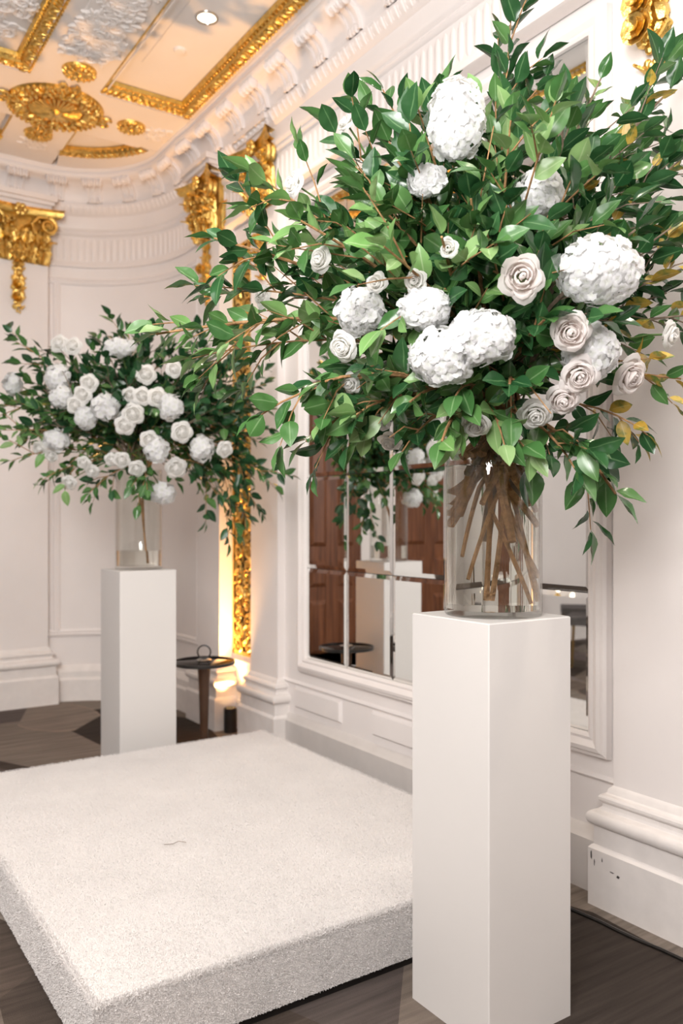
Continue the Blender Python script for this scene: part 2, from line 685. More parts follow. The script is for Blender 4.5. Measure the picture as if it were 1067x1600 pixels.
def lun(mb, sgn):
    a0 = math.asin((Y2 - ACY) / AR)
    a1 = math.acos((1.575 - ACX) / AR)
    n = 14
    vs_, f = [], []
    for i in range(n + 1):
        a = a0 + (a1 - a0) * i / n
        for r, z in ((AR, zt), (AR, H - .002), (1.7, H - .002)):
            x, y = ACX + r * math.cos(a), ACY + r * math.sin(a)
            vs_.append(((x if sgn > 0 else 2.76 - x), y, z))
    for i in range(n):
        for j in range(2):
            q = (i * 3 + j, (i + 1) * 3 + j, (i + 1) * 3 + j + 1, i * 3 + j + 1)
            f.append(q if sgn > 0 else q[::-1])
    mb.add(vs_, f)
    # wedge beside the strip
    return a0, a1


la0, la1 = lun(m, 1)
lun(m, -1)
for sg in (1, -1):
    x_a, x_b = ACX + AR * math.cos(la0), ACX + 1.7 * math.cos(la0)
    y_b = ACY + 1.7 * math.sin(la0)
    tri = [(x_a - .02, Y2 - .02, H - .002), (x_a, Y2, H - .002), (x_b, y_b, H - .002), (x_b, Y2 - .02, H - .002)]
    tri = [((x if sg > 0 else 2.76 - x), y, z) for x, y, z in tri]
    m.add(tri, [(0, 1, 2, 3)])
m.build('coffer_frame', CEILW, ceiling, smooth=False)
# step mouldings (thin shadow lines) round the coffers
m = MB()
for x0, x1, y0, y1 in ((2.135, 2.145, YB, 5.4), (1.13, 1.137, 1.2, 4.86), (1.57, 1.577, 1.2, 4.81)):
    m.box(x0, x1, y0, y1, H - 0.008, H)
for x0, x1, y0, y1 in ((1.55, 2.14, 4.85, 4.86), (0.35, 1.13, 4.853, 4.863)):
    m.box(x0, x1, y0, y1, H - 0.008, H)
m.build('ceiling_bead', CEILW, ceiling, smooth=False)
# inset line in the downlight panel
m = MB()
m.box(1.66, 1.664, 1.2, 4.45, zt - 0.004, zt)
m.build('panel_line', CEILW, ceiling, smooth=False)


def gold_band(pts, inward, name='gilded_band', w=0.10):
    """sloping gilded moulding following plan points, its ornament leaning inward"""
    mb = MB()
    n = len(pts)
    prof = [(0, 0.0), (0.012, -0.010), (0.02, -0.004), (0.04, -0.014), (0.065, -0.006), (0.078, 0.012), (0.09, 0.010), (w, 0.032)]
    v = []
    for i, p in enumerate(pts):
        q = inward[i]
        for d, z in prof:
            v.append((p[0] + q[0] * d, p[1] + q[1] * d, H + z))
    k = len(prof)
    mb.add(v, [(i * k + j, (i + 1) * k + j, (i + 1) * k + j + 1, i * k + j + 1) for i in range(n - 1) for j in range(k - 1)])
    # leaf and bead ornament
    L = 0
    for i in range(n - 1):
        a, b = Vector((*pts[i], 0)), Vector((*pts[i + 1], 0))
        q = Vector((*inward[i], 0))
        seg = (b - a).length
        t = (b - a).normalized()
        c = int(seg / 0.032)
        for j in range(max(c, 1)):
            s_ = (j + 0.5) / max(c, 1)
            p = a + (b - a) * s_ + q * 0.045 + Vector((0, 0, H - 0.012))
            M = Matrix.Rotation(random.choice((-1, 1)) * random.uniform(0.4, 0.8) + math.atan2(q.y, q.x), 3, 'Z')
            mb.ell(p, (0.03, 0.010, 0.012), M, 6, 4)
            mb.ell(a + (b - a) * s_ + q * 0.082 + Vector((0, 0, H + 0.006)), (0.008, 0.008, 0.008), None, 5, 3)
            mb.ell(a + (b - a) * s_ + t * 0.016 + q * 0.012 + Vector((0, 0, H - 0.008)), (0.010, 0.010, 0.008), None, 5, 3)
    return mb.build(name, GOLD, ceiling)


def line(a, b, n):
    return [(a[0] + (b[0] - a[0]) * i / n, a[1] + (b[1] - a[1]) * i / n) for i in range(n + 1)]


gold_band(line((2.115, 1.2), (2.115, Y1), 6), [(-1, 0)] * 6 + [(-1, -1)])
gold_band(line((2.115, Y1), (1.55, Y1), 3), [(-1, -1)] + [(0, -1)] * 3)
gold_band(line((1.157, 1.2), (1.157, Y1), 6), [(-1, 0)] * 6 + [(-1, -1)])
gold_band(line((1.157, Y1), (0.35, Y1), 3), [(-1, -1)] + [(0, -1)] * 3)
for sgn in (1, -1):
    pts, inw = [], []
    for i in range(15):
        a = la0 + (la1 - la0) * i / 14
        x, y = ACX + AR * math.cos(a), ACY + AR * math.sin(a)
        pts.append((x if sgn > 0 else 2.76 - x, y))
        inw.append((-math.cos(a) * sgn, -math.sin(a)))
    gold_band(pts, inw, w=0.085)
# thin gilded fillets on the near sides of the coffers
m = MB()
m.box(1.55, 1.556, 1.2, Y1, H - 0.006, H + 0.01)
m.box(1.575, 1.58, Y2, 5.81, H - 0.006, H + 0.01)
m.box(1.178, 1.185, Y2, 5.81, H - 0.006, H + 0.01)
m.build('gilded_fillet', GOLD, ceiling, smooth=False)


def spiral(c, r0, turns, a0, n, ax, ay, sgn=1):
    c = Vector(c)
    out = []
    for i in range(n):
        t = i / (n - 1)
        a = a0 + sgn * turns * 2 * PI * t
        r = r0 * (1 - 0.85 * t)
        out.append(c + Vector(ax) * (r * math.cos(a)) + Vector(ay) * (r * math.sin(a)))
    return out


def relief(x0, x1, y0, y1, name, n, z=H):
    """carved acanthus scroll relief hanging just below a ceiling field"""
    mb = MB()
    for i in range(n):
        cx, cy = random.uniform(x0, x1), random.uniform(y0, y1)
        r = random.uniform(0.03, 0.055)
        mb.tube(spiral((cx, cy, z - 0.001), r, random.uniform(1, 1.7), random.uniform(0, 6.3), 14, (1, 0, 0), (0, 1, 0), random.choice((-1, 1))),
                [0.014 * (1 - 0.5 * k / 13) for k in range(14)], 5)
        for j in range(3):
            a = random.uniform(0, 6.3)
            M = Matrix.Rotation(a, 3, 'Z')
            mb.ell((cx + 1.2 * r * math.cos(a), cy + 1.2 * r * math.sin(a), z), (0.035, 0.014, 0.012), M, 6, 4)
    return mb.build(name, CEILW, ceiling)


relief(0.70, 1.02, 3.6, 4.62, 'acanthus_relief', 110, zt)
m = MB()
m.box(1.235, 1.475, 1.3, 4.53, H - 0.012, H)
m.build('relief_field', CEILW, ceiling, smooth=False)
relief(1.26, 1.45, 3.3, 4.50, 'acanthus_relief', 110, H - 0.012)
relief(1.98, 2.08, 5.08, 5.20, 'acanthus_relief', 5)
relief(1.30, 1.45, 5.70, 5.84, 'acanthus_relief', 6)


def rosette(x, y, r, name='gilded_rosette', fan=False):
    mb = MB()
    # domed dish
    mb.lathe([(0.0, -0.02), (r * 0.3, -0.022), (r * 0.55, -0.012), (r * 0.8, -0.02), (r * 0.95, -0.014), (r, 0.0)], (x, y, H), 40)
    if fan:
        for i in range(30):
            a = 2 * PI * i / 30
            mb.tube([(x + r * q * math.cos(a), y + r * q * math.sin(a), H - zz) for q, zz in ((0.14, 0.03), (0.3, 0.026), (0.52, 0.016))], [0.006, 0.011, 0.014], 5)
        mb.ell((x, y, H - 0.03), (r * 0.15, r * 0.15, 0.025))
        for ring, cnt, ln, wd in ((0.66, 26, 0.035, 0.016), (0.82, 34, 0.03, 0.013)):
            for i in range(cnt):
                a = 2 * PI * (i + random.uniform(-.2, .2)) / cnt
                M = Matrix.Rotation(a + random.choice((-0.6, 0.6)), 3, 'Z')
                mb.ell((x + r * ring * math.cos(a), y + r * ring * math.sin(a), H - 0.022), (ln, wd, 0.016), M, 6, 4)
        for i in range(44):
            a = 2 * PI * i / 44
            mb.ell((x + r * 0.95 * math.cos(a), y + r * 0.95 * math.sin(a), H - 0.018), (0.012, 0.012, 0.012), None, 6, 4)
        for i in range(4):
            a = PI / 2 * i
            for k in (-1, 1):
                mb.tube(spiral((x + (r + .015) * math.cos(a) - k * .03 * math.sin(a), y + (r + .015) * math.sin(a) + k * .03 * math.cos(a), H - 0.015), 0.032, 1.2, a, 12, (1, 0, 0), (0, 1, 0), k), 0.010, 5)
    else:
        for i in range(10):
            a = 2 * PI * i / 10
            M = Matrix.Rotation(a, 3, 'Z')
            mb.ell((x + r * .55 * math.cos(a), y + r * .55 * math.sin(a), H - 0.018), (r * .28, r * .13, 0.014), M, 6, 4)
        for i in range(16):
            a = 2 * PI * (i + .5) / 16
            M = Matrix.Rotation(a + .5, 3, 'Z')
            mb.ell((x + r * .85 * math.cos(a), y + r * .85 * math.sin(a), H - 0.014), (r * .16, r * .09, 0.012), M, 6, 4)
        mb.ell((x, y, H - 0.022), (r * .22, r * .22, 0.016))
    return mb.build(name, GOLD, ceiling)


rosette(1.38, 5.165, 0.285, 'gilded_medallion', True)
rosette(1.38, 4.675, 0.095)
rosette(1.847, 5.145, 0.09)
rosette(1.38, 5.575, 0.09)
rosette(0.913, 5.145, 0.09)

# ------------------------------------------------------------------ cornice and frieze
EX = 2.36
ent_path = [(EX, YB), (EX, 4.9), (CCX + CR, 5.1)] + corner_path()[1:] + [(XL, FY)]
m = MB()
prof = [(-0.06, 3.20), (0.0, 3.20), (0.012, 3.205), (0.014, 3.22), (0.002, 3.235), (0.0, 3.24), (0.0, 3.43), (0.012, 3.435), (0.02, 3.45), (0.012, 3.465),
        (0.028, 3.475), (0.034, 3.49), (0.034, 3.57), (0.05, 3.58), (0.075, 3.61), (0.085, 3.635), (0.082, 3.645), (0.07, 3.65)]
for i in range(9):     # cove
    t = i / 8
    prof.append((0.075 + 0.105 * (1 - math.cos(t * PI / 2)), 3.655 + 0.125 * math.sin(t * PI / 2)))
prof += [(0.195, 3.785), (0.21, 3.795), (0.213, 3.815), (0.205, 3.825), (0.22, 3.84), (0.225, H), (0.225, H + 0.04)]
sweep(m, [(d + .005, z) for d, z in prof], ent_path)
cornice = struct(m.build('trim_1', PLASTER, ang=50), 'white carved cornice with scroll brackets under the ceiling', 'cornice')


def path_points(path, step, s0=0.0):
    """evenly spaced (point, tangent) along a plan path"""
    out, s, nxt = [], 0.0, s0
    for a, b in zip(path[:-1], path[1:]):
        a, b = Vector((*a, 0)), Vector((*b, 0))
        L = (b - a).length
        t = (b - a) / L
        while nxt <= s + L:
            out.append((a + t * (nxt - s), t))
            nxt += step
        s += L
    return out


vis_path = [(EX, 1.2), (EX, 4.9), (CCX + CR, 5.1)] + corner_path()[1:] + [(0.9, FY)]
eggs, flutes = MB(), MB()
for p, t in path_points(vis_path, 0.05):
    n = Vector((-t.y, t.x, 0))
    q = p + n * 0.072 + Vector((0, 0, 3.612))
    R = frame((0, 0, 0), t, n).to_3x3() @ Matrix.Rotation(-0.6, 3, 'X')
    eggs.ell(q, (0.017, 0.016, 0.034), R, 6, 4)
    q2 = p + t * 0.025 + n * 0.070 + Vector((0, 0, 3.612))
    eggs.ell(q2, (0.005, 0.012, 0.034), R, 5, 3)
    # fluted frieze: raised round-topped reeds
    M = frame(p, t, n)
    flutes.tube([M @ Vector((0, -0.018, z)) for z in (3.250, 3.270, 3.394, 3.416)], [0.024, 0.030, 0.030, 0.024], 12)
eggs.build('egg_course', PLASTER, cornice)
flutes.build('reeded_frieze', PLASTER, cornice)


def bracket_mesh():
    mb = MB()
    def cv(t, off):
        return (0.075 + 0.105 * (1 - math.cos(t * PI / 2)) + off * math.cos(t * PI / 2 * .8), 3.655 + 0.125 * math.sin(t * PI / 2) - off * math.sin(t * PI / 2 * .8))
    # body following the cove
    for x0, x1, o in ((-0.0535, 0.0535, 0.016), (-0.055, -0.04, 0.03), (0.04, 0.055, 0.03), (-0.012, 0.012, 0.03)):
        v = []
        for i in range(9):
            t = i / 8
            d0, z0 = cv(t, -0.002)
            d1, z1 = cv(t, o)
            v += [(x0, d0, z0), (x1, d0, z0), (x1, d1, z1), (x0, d1, z1)]
        f = []
        for i in range(8):
            for j in range(4):
                f.append((i * 4 + j, i * 4 + (j + 1) % 4, (i + 1) * 4 + (j + 1) % 4, (i + 1) * 4 + j))
        f += [(3, 2, 1, 0), (32, 33, 34, 35)]
        mb.add(v, f)
    # rolled scroll on top with a corded waist
    for i in range(7):
        x = -0.06 + 0.02 * i
        r = 0.026 + (0.006 if i % 2 == 0 else 0)
        mb.ell((x, 0.19, 3.765), (0.014, r, r), None, 8, 5)
    # leaf at the foot
    for k in (-1, 0, 1):
        mb.ell((0.022 * k, 0.095, 3.672), (0.013, 0.018, 0.026), None, 6, 4)
    return mb.mesh('scroll_bracket', True, 40)


bme = bracket_mesh()
bme.materials.append(PLASTER)
for p, t in path_points([(EX, 1.44), (EX, 4.9), (CCX + CR, 5.1)] + corner_path()[1:] + [(0.7, FY)], 0.302, 0.0):
    link('scroll_bracket', bme, cornice, frame(p, t, (-t.y, t.x, 0)))


# ------------------------------------------------------------------ pilasters
def acanthus(mb, M, w, h, out, lean=0.0, n=8):
    """one curling lobed leaf, base at origin, growing up z and curling along +y"""
    def fn(u, v):
        a = (u - 0.5) * 2
        prof = math.sin(PI * min(v * 0.9 + 0.12, 1)) ** 0.6 * (1 - 0.55 * v * v)
        lobes = 1 - 0.22 * (0.5 + 0.5 * math.cos(v * PI * 7)) * abs(a)
        x = a * w / 2 * prof * lobes + lean * v * h
        curl = max(0, v - 0.55) / 0.45
        y = out * (0.25 * v + 0.75 * curl ** 1.6) - abs(a) * 0.012 + 0.006 * math.cos(a * PI * 3)
        z = h * (v - 0.28 * curl ** 2.2)
        return (x, y + 0.005, z)
    mb.grid(fn, n, 9, False, M)
    mb.tube([M @ Vector((lean * v * h, out * (0.25 * v + 0.75 * (max(0, v - .55) / .45) ** 1.6) + 0.012, h * (v - 0.28 * (max(0, v - .55) / .45) ** 2.2))) for v in (0, .25, .5, .7, .85, 1)],
            [0.008, 0.008, 0.007, 0.006, 0.006, 0.004], 5)


def pilaster(idx, origin, tx, nz, w, depth, label, z0=3.17, garl=2.78, big=1.0, bases=True):
    M0 = frame(origin, tx, nz)
    m = MB()
    m.box(-w / 2, w / 2, -depth, 0, 0.38, 3.60, M0)
    sh = struct(m.build('trim_%d' % idx, PLASTER, smooth=False), label, 'pilaster')
    # stepped base, returned on both sides
    prof = [(0.06, 0.0), (0.06, 0.195), (0.052, 0.205), (0.046, 0.208), (0.046, 0.275)]
    for i in range(9):
        a = -PI / 2 + PI * i / 8
        prof.append((0.046 + 0.020 * math.cos(a), 0.300 + 0.025 * math.sin(a)))
    prof += [(0.034, 0.328), (0.026, 0.338), (0.026, 0.352)]
    for i in range(6):
        a = -PI / 2 + PI * i / 5
        prof.append((0.024 + 0.013 * math.cos(a), 0.367 + 0.014 * math.sin(a)))
    prof += [(0.016, 0.386), (0.012, 0.40), (0.0, 0.412), (-0.002, 0.412)]
    m = MB()
    rows = []
    for d, z in prof:
        rows.append([(-w / 2 - d, -depth, z), (-w / 2 - d, d, z), (w / 2 + d, d, z), (w / 2 + d, -depth, z)])
    v = [M0 @ Vector(p) for r in rows for p in r]
    f = []
    for i in range(len(prof) - 1):
        for j in range(3):
            f.append((i * 4 + j, i * 4 + j + 1, (i + 1) * 4 + j + 1, (i + 1) * 4 + j))
    m.add(v, f)
    m.build('moulded_base', STONE, sh, ang=30)
    # entablature block breaking forward above the capital
    m = MB()
    for hw, d, za, zb in ((w / 2 + 0.01, 0.06, 3.54, 3.585), (w / 2 + 0.025, 0.085, 3.585, 3.61), (w / 2 + 0.04, 0.11, 3.61, 3.645)):
        m.box(-hw, hw, -0.05, d, za, zb, M0)
    m.build('architrave_block', PLASTER, sh, smooth=False)
    # ---- capital
    z1 = 3.55
    hgt = z1 - z0
    m = MB()
    m.box(-w / 2 - 0.005, w / 2 + 0.005, -0.03, 0.006, z0, z1 - 0.03, M0)
    # concave abacus
    def ab(u, v):
        a = (u - .5) * 2
        d, z = [(0.0, z1 - 0.05), (0.07, z1 - 0.05), (0.085, z1 - 0.03), (0.085, z1 - 0.012), (0.1, z1), (0.0, z1)][round(v * 5)]
        return (a * (w / 2 + 0.03 + 0.6 * d), d * (0.75 + 0.6 * a * a) if d else -0.02, z)
    m.grid(ab, 12, 5, False, M0)
    cap = m.build('capital', GOLD, sh, ang=40)
    for s in (-1, 1):
        m = MB()
        cx, cz = s * (w / 2 - 0.015), z1 - 0.115
        for yy, rr in ((0.045, 0.058), (0.075, 0.058)):
            pts = spiral((cx, yy, cz), rr, 2.0, PI / 2, 28, (-s, 0, 0), (0, 0, 1), 1)
            m.tube([M0 @ p for p in pts], [0.015 * (1 - 0.5 * k / 27) for k in range(28)], 6)
        m.ell(M0 @ Vector((cx, 0.07, cz)), (0.018, 0.018, 0.018))
        # stem of the volute rising from the leaves
        m.tube([M0 @ Vector(p) for p in ((s * 0.02, 0.03, z0 + hgt * .35), (s * 0.05, 0.045, z0 + hgt * .6), (s * (w / 2 - 0.08), 0.05, z1 - 0.06), (cx, 0.06, z1 - 0.052))], [0.012, 0.014, 0.015, 0.014], 6)
        m.build('volute', GOLD, cap)
    for row, (cnt, zz, hh, oo, ww) in enumerate(((5, z0, hgt * .50, 0.085, 0.30), (4, z0 + hgt * .28, hgt * .50, 0.10, 0.34))):
        for i in range(cnt):
            m = MB()
            x = (i - (cnt - 1) / 2) * (w * 0.98 / cnt)
            acanthus(m, M0 @ Matrix.Translation((x, 0.03, zz)), w * ww, hh, oo, 0.08 * (i - (cnt - 1) / 2))
            m.build('acanthus_leaf', GOLD, cap)
    for s in (-1, 1):   # side leaves wrapping the returns
        m = MB()
        Ms = M0 @ Matrix.Translation((s * w / 2, -0.02, z0 + 0.02)) @ Matrix.Rotation(-s * PI / 2, 4, 'Z')
        acanthus(m, Ms, 0.11, hgt * .6, 0.06)
        m.build('acanthus_leaf', GOLD, cap)
    m = MB()     # flower in the middle of the abacus and berry clusters
    for i in range(6):
        a = PI * i / 3
        m.ell(M0 @ Vector((0.03 * math.cos(a), 0.09, z1 - 0.035 + 0.03 * math.sin(a))), (0.02, 0.02, 0.02))
    for i in range(90):
        m.ell(M0 @ Vector((random.uniform(-w / 2 + .01, w / 2 - .01), random.uniform(0.04, 0.085), random.uniform(z0 + .03, z1 - .09))), (random.uniform(.009, .02),) * 3, None, 6, 4)
    m.build('flower_cluster', GOLD, cap)
    # ---- garland drop
    m = MB()
    m.lathe([(0.0, -0.03), (0.03, -0.03), (0.045, -0.01), (0.03, 0.01), (0.02, 0.03), (0.03, 0.05), (0.0, 0.06)], (0, 0, 0), 12, M0 @ Matrix.Translation((0, 0.02, z0 - 0.01)))
    z = z0 - 0.05
    Lg = z - garl
    k = 0
    while z > garl:
        t = (z - garl) / Lg
        wd = (0.014 + 0.026 * math.sin(PI * min(1, (1 - t) * 1.0 + 0.12)) ** 1.0) * big
        for s in (-0.55, 0.15, 0.6):
            rr = random.uniform(0.5, 0.72) * wd
            Mr = (M0.to_3x3() @ Matrix.Rotation(random.uniform(-.6, .6), 3, 'Y'))
            m.ell(M0 @ Vector((s * wd + random.uniform(-.006, .006), 0.012 + wd * .45 * (1 - abs(s)), z + random.uniform(-.01, .01))), (rr, rr * .8, rr * 1.1), Mr, 7, 5)
        if k % 2 == 0:
            for s in (-1, 1):
                acanthus(m, M0 @ Matrix.Translation((s * wd * .5, 0.01, z - .02)) @ Matrix.Rotation(s * 0.9, 4, 'Y'), 0.03, 0.05 * big, 0.02, 0, 4)
        k += 1
        z -= 0.034 * big
    # roses in the drop
    for zz in (garl + Lg * .35, garl + Lg * .62):
        for r_ in (0.036, 0.026, 0.015):
            c = M0 @ Vector((0.012, 0.055 * big + 0.01 * (0.036 - r_) / 0.01, zz))
            Mt = Matrix.Translation(c) @ M0.to_3x3().to_4x4() @ Matrix.Rotation(-PI / 2, 4, 'X')
            m.lathe([(r_ * .5 * big, -0.012), (r_ * big, 0.0), (r_ * 1.05 * big, 0.008), (r_ * .8 * big, 0.004), (0, -0.004)], (0, 0, 0), 10, Mt)
    m.build('garland_drop', GOLD, sh)
    return sh


near_pil = pilaster(2, (PX, 1.675, 0), (0, 1, 0), (-1, 0, 0), 0.33, 0.06, 'white pilaster at the picture edge with gilded rose drop', garl=2.81, big=1.5)
for yy, zz, ww, hh in ((1.885, 0.175, .004, .035), (1.872, 0.150, .003, .022), (1.80, 0.140, .012, .005), (1.775, 0.134, .008, .010), (1.84, 0.168, .003, .016)):
    m = MB()
    xx = PX - 0.0606
    m.add([(xx, yy + ww * math.cos(a) * random.uniform(.5, 1.1), zz + hh * .6 * math.sin(a) * random.uniform(.5, 1.1)) for a in [2 * PI * q / 9 for q in range(9)]], [tuple(range(9))])
    m.build('scuff_mark', GRIME, near_pil, smooth=False)
pilaster(3, (PX, 4.34, 0), (0, 1, 0), (-1, 0, 0), 0.33, 0.09, 'white pilaster with gilded capital beside the mirror', garl=2.77)
pilaster(4, (2.31, 4.985, 0), (0, 1, 0), (-1, 0, 0), 0.33, 0.13, 'white pilaster with gilded capital between grille and rounded corner', garl=2.72)
pilaster(5, (1.385, 6.17, 0), (-1, 0, 0), (0, -1, 0), 0.42, 0.08, 'wide white pilaster with gilded capital on the end wall', garl=2.79)

# ------------------------------------------------------------------ gilded grille in the recess
gr = tag(empty('gilded_grille', (2.40, 4.66, 0.48)), 'tall gilded scrollwork grille glowing in the wall recess', 'grille')
m = MB()
for a in ((0, 0.018, -0.155, 0.155, 0, 0.02), (0, 0.018, -0.155, 0.155, 2.58, 2.60), (0, 0.018, -0.155, -0.137, 0, 2.6), (0, 0.018, 0.137, 0.155, 0, 2.6)):
    m.box(*a)
m.build('grille_frame', GOLD, gr, smooth=False)
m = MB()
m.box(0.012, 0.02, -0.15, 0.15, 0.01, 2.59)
m.build('backing', mat('grille_dark_back', (0.06, 0.035, 0.015), 0.7), gr, smooth=False)  # even dark brown sheet behind the scrollwork
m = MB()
z = 0.06
k = 0
while z < 2.55:
    for s in (-1, 1):
        m.tube(spiral((0, s * 0.062, z), 0.05, 1.6, k * 1.3, 20, (0, 1, 0), (0, 0, 1), s if k % 2 else -s), [0.012 * (1 - .4 * i / 19) for i in range(20)], 5)
        m.ell((-0.006, s * 0.062, z), (0.012, 0.014, 0.014), None, 6, 4)
        for q in range(2):
            Mr = Matrix.Rotation(random.uniform(0, 6), 3, 'X')
            m.ell((-0.004, s * random.uniform(0.02, 0.12), z + random.uniform(-.04, .04)), (0.008, 0.03, 0.010), Mr, 6, 4)
    m.ell((-0.002, 0, z + 0.04), (0.010, 0.013, 0.03), None, 6, 4)
    z += 0.085
    k += 1
m.build('scrollwork', GOLD, gr)
m = MB()
m.box(2.408, WX, 4.49, 4.82, 0, 0.40)
m.box(2.397, WX, 4.49, 4.82, 0, 0.19)
m.box(2.393, WX, 4.49, 4.82, 0.40, 0.44)
m.box(2.403, WX, 4.49, 4.82, 0.44, 0.475)
struct(m.build('trim_6', STONE, smooth=False), 'white stepped sill under the gilded grille', 'sill')

# ------------------------------------------------------------------ mirror
mr = tag(empty('mirror', (2.41, 2.94, 0.56)), 'tall wall mirror of many rectangular panes in a white moulded frame', 'mirror')
Y0m, Y1m, Z0m, Z1m = 1.966, 3.912, 0.563, 3.063
NY, NZ = 5, 5
pw, ph = (Y1m - Y0m) / NY, (Z1m - Z0m) / NZ
m = MB()
g, bv, th = 0.0015, 0.020, 0.0035
a, b = pw / 2 - g, ph / 2 - g
v = [(0, -a, -b), (0, a, -b), (0, a, b), (0, -a, b), (-th, -a + bv, -b + bv), (-th, a - bv, -b + bv), (-th, a - bv, b - bv), (-th, -a + bv, b - bv)]
m.add(v, [(4, 7, 6, 5), (0, 4, 5, 1), (1, 5, 6, 2), (2, 6, 7, 3), (3, 7, 4, 0)])
pme = m.mesh('pane', False)
pme.materials.append(MIRROR)
for i in range(NY):
    for j in range(NZ):
        yy, zz = Y0m + pw * (i + .5), Z0m + ph * (j + .5)
        Mr = Matrix.Translation((0, yy - 2.94, zz - 0.56)) @ Matrix.Rotation(random.uniform(-.0015, .0015), 4, 'Z')
        link('pane', pme, mr, Mr)
m = MB()
m.box(0.0005, 0.008, Y0m - 2.94 - .01, Y1m - 2.94 + .01, Z0m - .57, Z1m - .55)
m.build('backing', DARK, mr, smooth=False)
# moulded frame, four mitred sides
fp = [(0.0, 0.004), (0.0, -0.018), (0.012, -0.024), (0.022, -0.020), (0.030, -0.026), (0.045, -0.034), (0.06, -0.030), (0.066, -0.02), (0.078, -0.016), (0.082, 0.008)]
cn = [(Y0m, Z0m, -1, -1), (Y1m, Z0m, 1, -1), (Y1m, Z1m, 1, 1), (Y0m, Z1m, -1, 1)]
for i in range(4):
    m = MB()
    A, B = cn[i], cn[(i + 1) % 4]
    v = []
    for q in (A, B):
        for d, x in fp:
            v.append((x, q[0] + q[2] * d - 2.94, q[1] + q[3] * d - 0.56))
    k = len(fp)
    m.add(v, [(j, j + 1, k + j + 1, k + j) for j in range(k - 1)])
    m.build('frame_side', PLASTER, mr, ang=40)

# ------------------------------------------------------------------ doors of the end wall (seen in the mirror)
def door(n, x0, x1, label):
    m = MB()
    m.box(x0, x1, FY - 0.05, FY, 0.01, 2.55)
    d = struct(m.build('door_%d' % n, WOOD, smooth=False), label, 'door')
    for za, zb in ((0.15, 0.62), (0.74, 0.98), (1.10, 2.40)):
        for k in range(2):
            xa = x0 + 0.08 + k * ((x1 - x0) / 2 - 0.02)
            xb = xa + (x1 - x0) / 2 - 0.14
            m = MB()
            b_ = 0.035
            v = [(xa, FY - .05, za), (xb, FY - .05, za), (xb, FY - .05, zb), (xa, FY - .05, zb), (xa + b_, FY - .072, za + b_), (xb - b_, FY - .072, za + b_), (xb - b_, FY - .072, zb - b_), (xa + b_, FY - .072, zb - b_)]
            m.add(v, [(4, 5, 6, 7), (0, 1, 5, 4), (1, 2, 6, 5), (2, 3, 7, 6), (3, 0, 4, 7)])
            m.build('panel', WOOD, d, smooth=False)
    m = MB()
    for a_ in ((x0 - .07, x0, 0, 2.62), (x1, x1 + .07, 0, 2.62), (x0 - .07, x1 + .07, 2.55, 2.64)):
        m.box(a_[0], a_[1], FY - .06, FY, a_[2], a_[3])
    m.build('door_frame', PLASTER, d, smooth=False)
    return d


door(1, 0.42, 1.06, 'dark panelled wooden door seen in the mirror behind the side table')
door(2, -0.85, 0.06, 'dark panelled wooden door seen in the mirror beside the near vase')


# ------------------------------------------------------------------ carpeted platform
px0, px1, py0, py1, pz = 0.60, 2.17, 1.92, 3.97, 0.188
plat = tag(empty('platform', ((px0 + px1) / 2, (py0 + py1) / 2, 0)), 'low square stage platform covered in ivory pile carpet', 'platform')
oc = plat.location
m = MB()
hx, hy = (px1 - px0) / 2, (py1 - py0) / 2
m.box(-hx + .015, hx - .015, -hy + .015, hy - .015, 0.0, 0.05)
m.build('shadow_gap_base', DARK, plat, smooth=False)  # black inset block, its colour standing in for the shadow gap below the cover
m = MB()
rb = 0.02
lay = []
for ins, z in ((0.0, 0.028), (0.0, pz - rb), (rb * .3, pz - rb * .3), (rb, pz)):
    lay.append([(-hx + ins, -hy + ins, z), (hx - ins, -hy + ins, z), (hx - ins, hy - ins, z), (-hx + ins, hy - ins, z)])
v = [p for r in lay for p in r]
f = [(0, 3, 2, 1)]
for i in range(3):
    for j in range(4):
        f.append((i * 4 + j, i * 4 + (j + 1) % 4, (i + 1) * 4 + (j + 1) % 4, (i + 1) * 4 + j))
f.append((12, 13, 14, 15))
m.add(v, f)
m.build('carpet_cover', PILE, plat, smooth=False)
